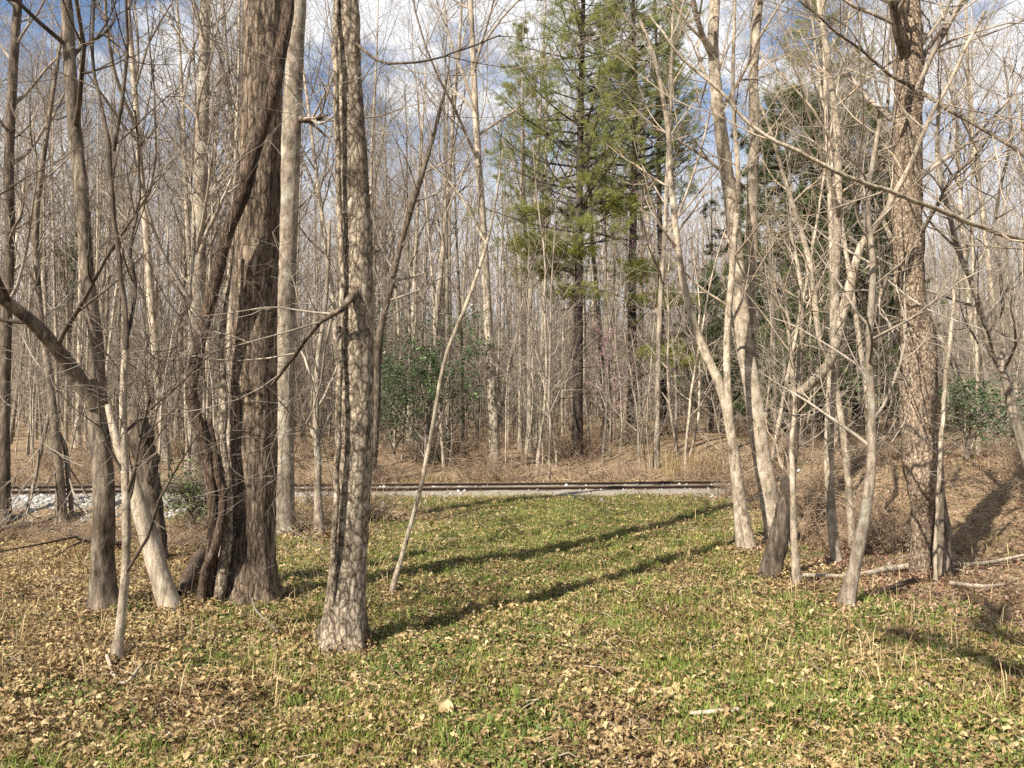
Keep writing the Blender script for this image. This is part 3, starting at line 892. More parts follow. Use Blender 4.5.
# ------------------------------------------------------------------ the near trees, traced one by one
def furrow(M, N, k, rng, amp, nf, zf, flare=None):
    th = np.linspace(0, 2 * math.pi, k, endpoint=False)
    zz = np.arange(N)
    A = np.ones((1, N, k))
    for q in range(3):
        A = A + amp * 0.6 * np.sin(th[None, None] * int(nf * (q + 1) * 0.7 + 0.5) + rng.rand() * 6 + np.cumsum(rng.randn(N) * zf * 0.35)[None, :, None])
    J = rng.randn(1, N + 2, k); J = (J[:, :-2] + J[:, 1:-1] * 1.4 + J[:, 2:]) / 2.0
    J = (J + 0.5 * np.roll(J, 1, 2)) / 1.1
    A = A + amp * J * 0.6
    return A

FEET = []
def near_tree(name, label, path, Y=None, mat=M_GREY, twig=M_TWIG, top=None, seed=1, limbs=(), feet=(), crown=None, flare=1.35, rough=0.05, nf=7, sides=16, cat='tree', step=0.10, wob=0.05, group=None, base_px=None, tipr=0.35, sub=(), mat_limb=None):
    """path: (px, py, width px) from the foot up. limbs: lists of (px, py, width px, depth offset)"""
    rng = np.random.RandomState(seed)
    b = foot(path[0][0], path[0][1]) if Y is None else np.array(gp(path[0][0], path[0][1], Y))
    Yb = b[1]
    FEET.append((b[0], b[1], path[0][2] * .5 / FPX * Yb))
    pts, rad = [], []
    ph = rng.rand() * 6
    for q, (px, py, w) in enumerate(path):
        off = 0 if q == 0 else wob * math.sin(ph + q * 1.3) * min(1, q / 2)
        p = at(px, py, Yb + off)
        pts.append(p); rad.append(w * 0.5 / FPX * Yb)
    pts = np.array(pts); rad = np.array(rad)
    pts[0, 2] = min(pts[0, 2], b[2])
    traced_top = pts[-1].copy()
    if top is not None and top > pts[-1, 2]:
        d = pts[-1] - pts[-2]; d /= np.linalg.norm(d)
        nn = max(2, int((top - pts[-1, 2]) / 1.3))
        r0 = rad[-1]; p = pts[-1]; ex, er = [], []
        for q in range(nn):
            d = d + np.array([rng.randn() * 0.05, rng.randn() * 0.05, 0.08]); d /= np.linalg.norm(d)
            p = p + d * (top - pts[-1, 2]) / nn
            ex.append(p); er.append(r0 * (1 - (1 - tipr * 0.4) * (q + 1) / nn))
        pts = np.vstack([pts, ex]); rad = np.concatenate([rad, er])
    root = thing(name, label, cat, b, group)
    pts = pts - b
    pts = np.vstack([pts[0] - np.array([0, 0, 0.25]), pts]); rad = np.concatenate([[rad[0] * 1.05], rad])
    Ltot = np.linalg.norm(np.diff(pts, axis=0), axis=1).sum()
    n = max(12, int(Ltot / step))
    P, R = resample(pts, rad, n)
    h = P[:, 2] - 0.0
    R = R * (1 + (flare - 1) * np.exp(-np.clip(h, 0, 9) / 0.22))
    D = furrow(1, n, sides, rng, rough, nf, 0.25)
    th = np.linspace(0, 2 * math.pi, sides, endpoint=False)
    lob = (flare - 1) * 0.35 * np.exp(-np.clip(h, 0, 9) / 0.25)[None, :, None] * np.sin(th * 5 + ph)[None, None]
    MB().tubes(P, R, sides, disp=D + lob).build('trunk', mat, root, True)
    bases = [(P, R)]
    for li, lb in enumerate(list(limbs) + list(feet)):
        lp = np.array([at(l[0], l[1], Yb + l[3]) for l in lb]) - b
        lr = np.array([l[2] * 0.5 / FPX * (Yb + l[3]) for l in lb])
        ll = np.linalg.norm(np.diff(lp, axis=0), axis=1).sum()
        LP, LR = resample(lp, lr, max(10, int(ll / 0.09)))
        kk = max(6, sides // 2)
        LP = LP + np.cumsum(rng.randn(*LP.shape) * 0.004, axis=0)
        MB().tubes(LP, LR, kk, disp=furrow(1, len(LP), kk, rng, rough, nf, 0.25)).build('limb', mat_limb or mat, root, True)
        if li < len(limbs): bases.append((LP, LR))
    if crown:
        cm = MB()
        for bi, (bp_, br_) in enumerate(bases):
            RP, RR_ = resample(bp_, br_, 28)
            c = crown if bi == 0 else dict(crown, n=max(3, int(crown.get('nl', crown['n'] * 0.5))), t0=0.25)
            a, ar = grow(RP[None], RR_[None], c['n'], c.get('t0', 0.3), 0.99, c.get('ang', (30, 65)), lambda t, L: c['len'] * (1.25 - 0.8 * t) if bi == 0 else c['len'] * 0.7 + 0 * t, 9, c.get('rr', 0.45), c.get('wig', 0.11), c.get('up', 0.06), rng, 0.004, slender=c.get('sl', 0.014))
            b2, br2 = grow(a, ar, c.get('n2', 5), 0.2, 1, (25, 60), lambda t, L: 0.45 * L * (1.2 - .5 * t), 7, 0.6, 0.13, 0.05, rng, 0.003)
            c3, cr3 = grow(b2, br2, c.get('n3', 4), 0.2, 1, (25, 60), lambda t, L: 0.5 * L, 5, 0.65, 0.15, 0.04, rng, 0.002)
            cm.tubes(a, ar, 6).tubes(b2, br2, 4).tubes(c3, cr3, 3)
        cm.build('crown', twig, root)
    return root

BIG = dict(n=16, t0=0.45, len=4.0, n2=6, n3=5, sl=0.016)
# the big furrowed oak
oak = near_tree('oak_tree', 'thickest dark tree with deeply furrowed bark and a heavy vine across it', [(250, 600, 54), (251, 560, 46), (253, 500, 44), (254, 450, 46), (254, 340, 45), (259, 200, 41), (262, 80, 40), (264, 0, 40)], mat=M_OAK, top=15, seed=51, rough=0.028, nf=11, sides=40, step=0.05, crown=dict(BIG, t0=0.55), flare=1.25, wob=0.03)
# straight grey trunk behind it
near_tree('hardwood_tree', 'straight smooth grey trunk standing just behind the thickest dark tree', [(284, 534, 21), (284, 450, 20), (284, 340, 21), (290, 170, 20), (296, 40, 17), (298, 0, 17)], mat=M_GREY, top=16, seed=52, rough=0.012, sides=20, crown=dict(BIG, t0=0.55, len=3.2), step=0.08, flare=1.2,
          mat_limb=M_DARK, limbs=[[(296, 119, 8, 0), (312, 120, 6, -.2), (327, 115, 2, -.3)]])
# shaggy trunk
near_tree('hardwood_tree', 'shaggy tan trunk wrapped in hairy vine roots at centre left of the path', [(342, 642, 41), (345, 615, 37), (350, 540, 35), (356, 440, 34), (357, 340, 34), (357, 250, 31), (353, 150, 28), (349, 70, 25), (347, 0, 24)], mat=M_IVY, top=14, seed=53, rough=0.022, nf=9, sides=30, step=0.035, crown=dict(BIG, t0=0.62, len=3.0), wob=0.03,
          limbs=[[(362, 282, 9, 0), (355, 293, 9, -.15), (340, 310, 6, -.3), (318, 325, 4, -.2), (290, 360, 4, .1), (270, 385, 3, .2)], [(352, 40, 3.5, 0), (375, 60, 3, -.2), (395, 66, 2.5, -.4), (440, 62, 2, -.5), (500, 40, 1.5, -.4)]], mat_limb=M_DARK)
# left dark tree with limb
near_tree('hardwood_tree', 'dark trunk with one heavy limb slanting up to the left edge', [(104, 612, 24), (103, 560, 21), (104, 500, 20), (101, 450, 20), (97, 405, 20), (96, 340, 13), (88, 283, 13), (82, 200, 13), (75, 133, 13), (70, 66, 12), (66, 0, 11)], mat=M_MID, top=11, seed=54, rough=0.05, sides=18, step=0.06, crown=dict(n=16, t0=0.4, len=2.6, n2=5, n3=4),
          limbs=[[(97, 408, 17, 0), (82, 385, 16, -.1), (60, 355, 15, -.3), (30, 322, 13, -.5), (0, 297, 12, -.7), (-40, 255, 10, -.9), (-80, 160, 7, -1)]], twig=M_TWIGD)
# pale thin stem in front
near_tree('sapling', 'slim pale crooked sapling standing right in front of the dark limbed trunk', [(116, 662, 10), (121, 620, 8), (126, 560, 8), (126, 500, 8), (123, 410, 7), (126, 345, 6)], mat=M_PALE, top=None, seed=55, rough=0.06, sides=10, step=0.05, cat='sapling', mat_limb=M_DARK, wob=0.02,
          limbs=[[(126, 350, 6, 0), (126, 315, 5.5, 0), (121, 270, 5.5, 0), (116, 220, 5, 0), (113, 148, 5, .05), (105, 105, 4, .1), (95, 60, 3.5, .1), (92, -20, 3, .2), (80, -160, 2, .2)], [(113, 150, 4.5, 0), (121, 100, 4, -.1), (127, 50, 3.5, -.1), (128, -20, 3, -.2), (140, -150, 2, -.2)], [(126, 345, 4, 0), (136, 290, 3.5, .1), (131, 245, 3, .1), (140, 190, 3, .2), (136, 110, 2.5, .2)], [(126, 500, 4, 0), (136, 470, 4, -.1), (142, 430, 3, -.1), (150, 400, 2.5, -.2)], [(118, 235, 3, 0), (150, 262, 3, -.2), (180, 290, 2.5, -.4), (195, 340, 2, -.5)]],
          crown=dict(n=5, nl=9, t0=0.3, len=1.3, n2=4, n3=4, ang=(25, 50)), twig=M_TWIGD)
# leaning broken pale trunk + snag
near_tree('leaning_trunk', 'pale barkless trunk leaning over to the left against the dark limbed tree', [(170, 612, 19), (160, 575, 18), (150, 540, 18), (140, 505, 15), (130, 475, 12), (118, 445, 9), (108, 405, 6)], mat=M_DEADW, seed=56, rough=0.06, sides=18, step=0.05, cat='dead trunk', flare=1.2)
near_tree('tree_snag', 'dark rotten broken snag with a hollow face behind the leaning pale trunk', [(160, 562, 13), (157, 520, 13), (149, 470, 17), (143, 440, 19), (137, 418, 16), (132, 404, 5)], mat=M_DARK, flare=1.1, seed=57, rough=0.2, sides=22, step=0.04, cat='dead trunk')
near_tree('hardwood_tree', 'slender vine hung crooked tree before the pale ballast at left', [(62, 524, 11), (60, 480, 8), (55, 430, 8), (49, 375, 7), (40, 310, 6), (36, 230, 6), (42, 170, 5), (52, 100, 4), (64, 20, 3)], mat=M_MID, top=9, seed=58, rough=0.06, sides=12, crown=dict(n=14, t0=0.3, len=1.8, n2=5, n3=4),
          limbs=[[(57, 430, 5, 0), (66, 450, 5, .1), (70, 490, 5, .1), (74, 524, 5, .2)], [(52, 400, 4, 0), (42, 450, 4, -.2), (30, 500, 4, -.3), (20, 532, 4, -.4)]])
near_tree('hardwood_tree', 'thin dark trunk at the very left edge of the wood', [(4, 522, 12), (4, 440, 11), (6, 340, 10), (10, 250, 9), (9, 160, 9), (14, 60, 8), (18, 0, 8)], mat=M_DARK, top=13, seed=59, rough=0.06, sides=12, crown=dict(n=18, t0=0.3, len=2.6, n2=6, n3=4))
near_tree('hardwood_tree', 'stout pale trunk just beyond the track with many ascending branches', [(194, 487, 17), (194, 440, 15), (196, 340, 15), (200, 200, 14), (203, 100, 12), (205, 0, 9)], Y=25.0, mat=M_GREY, top=17.5, seed=60, rough=0.03, sides=14, step=0.2, crown=dict(n=30, t0=0.3, len=4.6, n2=7, n3=6, ang=(22, 45), up=0.05))
near_tree('sapling', 'long thin leaning sapling beside the path pale below and dark above', [(391, 597, 5), (405, 545, 4.5), (420, 490, 4.5), (432, 430, 4), (445, 360, 4), (468, 300, 4), (485, 250, 3.5), (495, 205, 2.5), (503, 150, 1.5)], mat=M_PALE, seed=61, rough=0.04, sides=8, step=0.06, cat='sapling', crown=dict(n=9, t0=0.55, len=1.1, n2=4, n3=3, up=0.02),
          limbs=[[(487, 245, 3, 0), (470, 215, 2.5, .1), (455, 190, 2, .2), (430, 165, 1.5, .3)]])
near_tree('sapling', 'small forked crooked tree between the grey trunk and the shaggy trunk', [(320, 536, 11), (318, 500, 8), (318, 460, 7), (316, 425, 7), (318, 360, 5), (326, 300, 4), (330, 220, 3)], mat=M_GREY, seed=62, rough=0.06, sides=10, cat='sapling', crown=dict(n=12, t0=0.3, len=1.4, n2=5, n3=4),
          limbs=[[(318, 440, 5, 0), (330, 415, 5, .1), (338, 390, 4, .1), (345, 340, 3, .2), (342, 260, 2.5, .2)]])
near_tree('hardwood_tree', 'mid sized trunk leaning right behind the shaggy trunk', [(371, 486, 9), (376, 420, 8), (379, 340, 8), (390, 290, 7), (399, 250, 6.5), (412, 205, 7), (425, 165, 5), (440, 110, 4)], Y=23.6, mat=M_DARK, top=13, seed=63, rough=0.04, sides=10, step=0.15, crown=dict(n=18, t0=0.35, len=2.6, n2=6, n3=4))
# right hand group
near_tree('sapling', 'pale slender bowed sapling in front of the pale twin group at right of the path', [(751, 552, 10), (742, 505, 10), (732, 440, 10), (722, 392, 9.5), (702, 345, 9), (690, 310, 8), (680, 262, 7), (672, 190, 6), (668, 130, 5), (655, 60, 4), (640, 20, 3)], mat=M_PALE, seed=64, rough=0.03, sides=12, step=0.08, cat='sapling', twig=M_TWIGP, crown=dict(n=10, t0=0.5, len=1.4, n2=4, n3=4))
near_tree('sapling', 'thin straighter pale sapling just behind the bowed one', [(741, 552, 8), (735, 480, 8), (729, 410, 8), (727, 340, 7), (733, 260, 6), (738, 180, 5), (733, 90, 4), (735, 0, 3)], mat=M_PALE, seed=65, rough=0.03, sides=10, cat='sapling', twig=M_TWIGP, crown=dict(n=12, t0=0.4, len=1.6, n2=5, n3=4))
near_tree('hardwood_tree', 'largest pale leaning trunk dividing in two at right of the path', [(778, 548, 21), (772, 510, 19), (762, 457, 18), (754, 400, 17), (744, 340, 16), (738, 280, 15), (733, 220, 14), (723, 146, 13), (717, 97, 12), (713, 44, 11), (715, 0, 11)], mat=M_PALE, top=15, seed=66, rough=0.03, sides=20, twig=M_TWIGP, crown=dict(n=16, t0=0.4, len=2.8, n2=6, n3=4),
          limbs=[[(756, 415, 12, .05), (753, 370, 12, .25), (751, 340, 12, .3), (752, 270, 12, .4), (753, 208, 12, .4), (755, 155, 11, .4), (754, 88, 10, .4), (757, 44, 9, .4), (761, -10, 9, .4), (772, -120, 6, .4), (780, -260, 3, .4)],
                 [(714, 60, 7, 0), (700, 30, 6, -.3), (690, -10, 5, -.6), (670, -90, 3, -1)]])
near_tree('hardwood_tree', 'dark based crooked tree with a long pale branch sweeping up to the right', [(768, 579, 19), (776, 550, 19), (784, 510, 15), (790, 465, 12), (793, 430, 11), (797, 392, 11)], mat=M_DARK, seed=67, rough=0.09, sides=20, step=0.05, twig=M_TWIGP, mat_limb=M_PALE, flare=1.15,
          limbs=[[(796, 396, 9, 0), (806, 388, 9, -.05), (818, 376, 10, -.1), (830, 360, 10, -.15), (842, 320, 10, -.2), (850, 288, 9.5, -.25), (861, 248, 7, -.3), (877, 221, 6, -.35), (892, 195, 5.5, -.4), (910, 164, 5, -.5), (932, 115, 4, -.6), (954, 75, 3.5, -.7), (985, 10, 3, -.8)],
                 [(797, 393, 7, 0), (800, 360, 6, .1), (803, 325, 5, .1), (800, 280, 4, .1), (790, 230, 3, .2)], [(795, 400, 4.5, 0), (790, 360, 4, -.1), (788, 320, 3, -.1), (778, 270, 2, -.2)]],
          crown=dict(n=6, nl=8, t0=0.5, len=1.3, n2=4, n3=4))
near_tree('sapling', 'straight thin pale stem rising from beside the dark crooked base', [(797, 588, 8), (794, 540, 7), (793, 500, 6), (792, 440, 5), (795, 400, 4), (788, 330, 3)], mat=M_PALE, seed=68, rough=0.03, sides=8, cat='sapling', twig=M_TWIGP, crown=dict(n=6, t0=0.4, len=0.8, n2=3, n3=3))
near_tree('sapling', 'tall slim straight pale tree behind the crossing pale branch', [(837, 566, 9), (831, 512, 9), (829, 438, 9), (834, 340, 9), (835, 283, 9), (838, 200, 8), (837, 133, 7), (829, 70, 6), (820, 10, 5)], mat=M_PALE, top=12, seed=69, rough=0.03, sides=12, cat='sapling', twig=M_TWIGP, crown=dict(n=18, t0=0.35, len=1.9, n2=5, n3=4))
near_tree('sapling', 'thin pale stem crossing the sweeping branch and bending left at the top', [(853, 552, 7), (848, 480, 7), (840, 410, 6), (830, 362, 6), (819, 335, 6), (810, 265, 5.5), (795, 212, 5), (784, 177, 4), (770, 130, 3), (750, 80, 2)], mat=M_PALE, seed=70, rough=0.03, sides=8, cat='sapling', twig=M_TWIGP, crown=dict(n=12, t0=0.4, len=1.2, n2=5, n3=4))
near_tree('sapling', 'grey brown sapling with a bent foot before the big scaly trunk', [(846, 608, 13), (853, 575, 11), (860, 540, 11), (866, 510, 10), (871, 465, 9), (871, 400, 8), (869, 340, 7), (873, 270, 6), (868, 200, 5), (880, 120, 4)], mat=M_GREY, seed=71, rough=0.05, sides=12, cat='sapling', crown=dict(n=14, t0=0.35, len=1.3, n2=5, n3=4))
near_tree('hardwood_tree', 'big reddish scaly trunk on twin feet in the leaf litter at right', [(920, 576, 19), (921, 545, 17), (923, 510, 21), (923, 480, 31), (922, 455, 34), (920, 420, 34), (917, 340, 33), (910, 290, 27), (907, 200, 26), (907, 120, 26), (910, 60, 24), (908, 0, 22)], mat=M_RUST, top=15, seed=72, rough=0.08, nf=9, sides=28, step=0.05, flare=1.05, crown=dict(n=22, t0=0.3, len=3.2, n2=6, n3=5),
          feet=[[(930, 470, 18, 0), (937, 500, 16, -.05), (942, 530, 14, -.08), (943, 556, 15, -.1), (943, 582, 18, -.12)]], mat_limb=M_MID,
          limbs=[
                 [(905, 60, 12, 0), (897, 30, 10, -.2), (890, -10, 9, -.4), (870, -90, 6, -.8)], [(918, 90, 5, 0), (892, 77, 3.5, -.5), (866, 53, 3, -.7), (835, 31, 2.5, -.9), (800, 0, 2, -1)], [(912, 88, 5, 0), (930, 97, 4, -.4), (950, 110, 3.5, -.6), (981, 128, 3.5, -.8), (1024, 155, 3.5, -1), (1080, 200, 2, -1.2)], [(915, 245, 4, 0), (937, 208, 4, -.3), (954, 177, 3.5, -.4), (981, 150, 3, -.5), (999, 115, 2.5, -.5)], [(905, 262, 4, 0), (888, 276, 4, -.3), (876, 305, 3.5, -.4), (869, 325, 3, -.4)],
                 [(915, 85, 6, 0), (925, 50, 5, .2), (950, 20, 4, .3), (985, -30, 3, .4)]])
near_tree('sapling', 'slender dark barked tree arching in from the right edge over the leaf litter', [(1046, 535, 11), (1030, 470, 10), (1015, 418, 9), (1004, 375, 8), (988, 340, 7.5), (974, 288, 6), (959, 252, 5), (950, 217, 5), (937, 160, 4), (940, 90, 3)], mat=M_GREY, seed=73, rough=0.04, sides=10, cat='sapling', crown=dict(n=16, t0=0.35, len=1.7, n2=5, n3=4),
          limbs=[[(1002, 372, 5, 0), (1000, 300, 4, .2), (990, 220, 3.5, .2), (1005, 140, 3, .3), (999, 60, 2, .3)]])
near_tree('hardwood_tree', 'tree past the right edge sending one long thin bough across the top', [(1130, 580, 30), (1125, 480, 28), (1120, 380, 26), (1118, 280, 24), (1116, 180, 22)], mat=M_GREY, top=11, seed=74, rough=0.04, sides=14, twig=M_TWIGP, mat_limb=M_PALE, crown=dict(n=14, nl=8, t0=0.45, len=2.2, n2=5, n3=4),
          limbs=[[(1117, 265, 8, 0), (1070, 255, 6, -.8), (1024, 241, 5, -1.2), (981, 226, 5, -1.5), (937, 206, 4.8, -1.7), (892, 188, 4.5, -1.9), (844, 172, 4.2, -2.1), (804, 150, 4, -2.2), (773, 137, 3.8, -2.2), (742, 111, 3.5, -2.2), (720, 88, 3.2, -2.2), (684, 58, 2.8, -2.2), (649, 13, 2.2, -2.2)]])
# a tree standing behind the camera, seen only by the shade of its crown on the leaves
rng = np.random.RandomState(75)
st = thing('hardwood_tree', 'bare tree out of view whose crown shades the leaf litter at lower right', 'tree', (-4.3, -4.0, float(ground_z(-4.3, -4.0))))
P, R = trunk_line(16, 0.2, rng, 26, 0.01, 0.01)
MB().tubes(P, R, 14).build('trunk', M_GREY, st, True)
lims = [[(0, 0, 10.6, .10), (-.55, .45, 11.3, .10), (-.9, .75, 11.6, .08), (-1.15, .8, 11.7, .05)],
        [(0, 0, 11.2, .12), (-.4, .5, 11.9, .12), (-.35, .6, 12.5, .10), (-.5, 1.0, 12.9, .06), (-.6, 1.4, 13.6, .03)],
        [(-.4, .5, 11.9, .07), (-.2, .75, 11.9, .06), (.1, 1.1, 12.2, .04), (.3, 1.6, 12.9, .02)]]
LP, LR = [], []
for lm in lims:
    lm = np.array(lm) - np.array([0.3, 0, 0, 0]) * np.minimum(1, np.abs(np.array(lm)[:, :1]) * 9); p_, r_ = resample(lm[:, :3], lm[:, 3], 16)
    LP.append(p_); LR.append(r_)
    MB().tubes(p_, r_, 8).build('limb', M_GREY, st, True)
a, ar = grow(P[None], R[None], 8, 0.80, 0.97, (40, 75), lambda t, L: 2.4 + 0 * t, 16, 0.6, 0.1, 0.03, rng, 0.01, slender=0.022)
a, ar = np.concatenate([a, np.array(LP)]), np.concatenate([ar, np.array(LR)])
b, br = grow(a, ar, 7, 0.3, 1, (30, 70), lambda t, L: 0.35 * L, 7, 0.6, 0.13, 0.05, rng, 0.006, slender=0.025)
c, c_r = grow(b, br, 5, 0.2, 1, (25, 60), lambda t, L: 0.5 * L, 5, 0.65, 0.15, 0.04, rng, 0.004)
MB().tubes(a[:8], ar[:8], 7).tubes(b, br, 4).tubes(c, c_r, 3).build('crown', M_TWIG, st)

# ------------------------------------------------------------------ vines
def vine(label, pts, Yd, seed, mat=M_VINE, hairs=0, name='climbing_vine', group=None):
    rng = np.random.RandomState(seed)
    p = np.array([at(q[0], q[1], Yd + q[3]) for q in pts]); r = np.array([q[2] * .5 / FPX * (Yd + q[3]) for q in pts])
    L_ = np.linalg.norm(np.diff(p, axis=0), axis=1).sum()
    P, R = resample(p, r, max(12, int(L_ / 0.04)))
    P = P + np.cumsum(rng.randn(*P.shape) * 0.002, 0)
    loc = P[0].copy()
    mb = MB().tubes(P - loc, R, 12, disp=furrow(1, len(P), 12, rng, 0.07, 5, 0.3))
    if hairs:
        a, ar = grow((P - loc)[None], R[None], hairs, 0, 1, (60, 110), lambda t, L: 0.09 + 0 * t, 4, 0.3, 0.3, 0, rng, 0.002)
        mb.tubes(a, ar, 3)
    o = mb.build(name, mat, None, True, loc)
    return tag(o, label, 'vine', group)
oY = oak.location.y
vine('thick dark vine swinging down across the thickest dark trunk', [(207, 612, 10, -.25), (212, 570, 12, -.28), (215, 520, 11, -.3), (212, 475, 12, -.32), (206, 440, 12, -.35), (197, 410, 12, -.38), (195, 380, 10.5, -.4), (203, 345, 11, -.4), (212, 310, 11.5, -.42), (223, 265, 12, -.42), (235, 225, 12.5, -.42), (247, 195, 13, -.42), (258, 155, 13, -.42), (272, 115, 12, -.4), (282, 70, 13, -.38), (289, 30, 12, -.35), (293, -10, 12, -.3), (300, -90, 12, -.2)], oY, 81, M_VINE, 260)
vine('pale shaggy vine stem hugging the left foot of the thickest trunk', [(217, 612, 11, -.3), (221, 575, 12, -.3), (226, 530, 11, -.3), (226, 480, 10, -.3), (222, 440, 8, -.3), (225, 400, 7, -.3), (222, 350, 6, -.3), (228, 300, 5, -.3), (235, 250, 4, -.3)], oY, 82, M_IVY, 160)
vine('dark twisted vine looping beside the oak foot', [(200, 605, 9, -.35), (205, 570, 9, -.35), (215, 545, 9, -.4), (222, 500, 8, -.35), (215, 460, 8, -.35), (208, 420, 7, -.35)], oY, 83)
sY = foot(342, 642)[1]
vine('hairy vine climbing the left side of the shaggy trunk', [(329, 640, 6, -.14), (336, 590, 6, -.16), (340, 520, 6, -.17), (343, 440, 6, -.18), (346, 360, 6, -.18), (348, 300, 6, -.18), (346, 240, 6, -.17), (344, 170, 6, -.15), (342, 100, 6, -.15), (341, 20, 6, -.13), (338, -60, 6, -.1)], sY + 0.035, 84, M_IVY, 420)
rY = foot(920, 576)[1]
vine('thin pale dead vine hanging straight down the front of the big scaly trunk', [(936, 585, 4, -.45), (936, 540, 4, -.42), (937, 500, 4, -.4), (940, 450, 4, -.3), (943, 400, 4, -.2), (948, 350, 4, -.1), (952, 290, 3, 0)], rY, 86, M_DEADW)

# ------------------------------------------------------------------ logs, fallen wood, stump
def fallen(name, label, pts, seed, mat, twigs=3, cat='branch', zoff=0.03):
    rng = np.random.RandomState(seed)
    P0, r0 = [], []
    for px, py, w, up in pts:
        f = foot(px, py); P0.append(f + np.array([0, 0, up + zoff])); r0.append(w * .5 / FPX * f[1])
    P0 = np.array(P0); loc = P0[0].copy()
    P, R = resample(P0 - loc, np.array(r0), 30)
    P = P + np.cumsum(rng.randn(*P.shape) * 0.0012, 0)
    mb = MB().tubes(P, R, 10, cap=True, disp=furrow(1, 30, 10, rng, 0.06, 5, 0.2))
    if twigs:
        a, ar = grow(P[None], R[None], twigs, 0.3, 0.95, (30, 60), lambda t, L: 0.3 * L, 6, 0.5, 0.12, 0.0, rng, 0.003)
        a[..., 2] = P[0, 2] + (a[..., 2] - P[0, 2]) * 0.12
        mb.tubes(a, ar, 5)
    return tag(mb.build(name, mat, None, True, loc), label, cat)
fallen('fallen_branch', 'long pale fallen branch lying across the feet of the big scaly trunk', [(802, 580, 4, .02), (850, 582, 5, .03), (895, 574, 6, .03), (935, 572, 6, .04), (980, 570, 4, .03), (1030, 560, 3, .03)], 91, M_DEADW, 4)
fallen('fallen_branch', 'short pale stick lying in the leaf litter below the scaly trunk', [(950, 588, 4, .02), (980, 592, 4, .02), (1005, 590, 3, .02)], 92, M_DEADW, 1)
fallen('fallen_branch', 'small bleached curved stick lying in front of the slim crooked sapling', [(106, 668, 3, .05), (112, 682, 4.5, .0), (125, 690, 4, .0), (141, 678, 2.5, .06)], 93, M_DEADW, 2)
fallen('log', 'dark rotten log leaning on the oak foot', [(178, 600, 12, .03), (190, 585, 13, .12), (201, 572, 13, .2)], 94, M_VINE, 0, 'log', 0.0)
fallen('fallen_branch', 'thin bare stick leaning in the grass between the oak and the shaggy trunk', [(278, 640, 2, .02), (256, 618, 2, .04), (252, 606, 1.5, .05)], 95, M_TWIG, 0)
fallen('fallen_branch', 'flat weathered stick on the grass at bottom centre of the path', [(690, 722, 4, .02), (715, 721, 5, .02), (740, 720, 4, .02)], 96, M_DEADW, 0)
fallen('fallen_branch', 'dark fallen limb lying low before the pale ballast at left', [(0, 540, 6, .1), (40, 535, 6, .15), (90, 545, 5, .05), (130, 550, 4, .05)], 97, M_VINE, 5)
fallen('fallen_branch', 'dark sticks lying under the bent grey brown sapling', [(868, 602, 5, .02), (890, 594, 5, .02), (915, 585, 4, .02)], 98, M_VINE, 3)
# curled pale leaf standing up in the grass
f = foot(446, 716)
g = np.linspace(-1, 1, 7); hgt = np.linspace(0, 1, 7)
GX, GH = np.meshgrid(g, hgt)
wid = 0.055 * np.sin(np.clip(GH * 0.86 + 0.14, 0, 1) * math.pi) ** 0.6
Vl = 0.75 * np.stack([GX * wid, 0.02 * np.cos(GX * 1.4) + 0.05 * GH ** 2, GH * 0.10], -1).reshape(-1, 3)
i, j = np.meshgrid(np.arange(6), np.arange(6), indexing='ij'); b0 = i * 7 + j
o = link('dry_leaf', make_mesh('dry_leaf', Vl, [np.stack([b0, b0 + 1, b0 + 8, b0 + 7], -1).reshape(-1, 4)], True), M_STRAW, None, (f[0], f[1], f[2] + 0.01))
tag(o, 'large pale curled leaf standing upright in the grass at lower centre', 'leaf')

# ------------------------------------------------------------------ brush along the bank
def brush_mesh(seed, H, n, spread=0.5):
    rng = np.random.RandomState(seed)
    pos = np.column_stack([rng.randn(n, 2) * spread * 0.4, np.full(n, -0.03)])
    d = np.column_stack([rng.randn(n, 2) * 0.55, np.ones(n)]); d /= np.linalg.norm(d, axis=1, keepdims=True)
    ln = H * rng.uniform(0.5, 1.2, n)
    out = np.empty((n, 8, 3)); out[:, 0] = pos
    for q in range(1, 8):
        out[:, q] = out[:, q - 1] + d * (ln / 7)[:, None]
        d = d + rng.randn(n, 3) * 0.13 + np.array([0, 0, -0.10]) + np.column_stack([d[:, :2] * 0.1, np.zeros(n)])
        d /= np.linalg.norm(d, axis=1, keepdims=True)
    R = np.linspace(1, 0.4, 8)[None] * rng.uniform(0.004, 0.008, (n, 1))
    mb = MB().tubes(out, R, 3)
    a, ar = grow(out, R, 4, 0.3, 1, (30, 65), lambda t, L: 0.3 * L, 4, 0.7, 0.15, 0.02, rng, 0.003)
    mb.tubes(a, ar, 3)
    return mb.mesh('dry_shrub')
brs = [brush_mesh(600 + k, [0.45, 0.6, 0.85, 0.4, 0.7][k], [60, 50, 40, 75, 60][k]) for k in range(5)]
M_BRUSH = bark('brush_stems', (0.14, 0.095, 0.065), (0.27, 0.195, 0.135), (0.44, 0.34, 0.24), (2, 2, 2), 0, None, False, 0.4)
for m in brs: m.materials.append(M_BRUSH)
rng = np.random.RandomState(9)
spots = []
for _ in range(40): spots.append((rng.uniform(-11, -4.0), rng.uniform(10.7, 12.4)))
for _ in range(14): spots.append((rng.uniform(-4.4, -2.0), rng.uniform(12.0, 15.0)))
for _ in range(34): spots.append((rng.uniform(4.3, 13), rng.uniform(11.0, 18.5)))
for _ in range(12): spots.append((rng.uniform(4.0, 5.6), rng.uniform(10.5, 14.0)))
fixed = len(spots)
for _ in range(130):
    w = rng.uniform(-4, 30); s = 3.0 + 13 * rng.rand() ** 1.5; p = TA + TT * w + TN * s
    spots.append((p[0], p[1]))
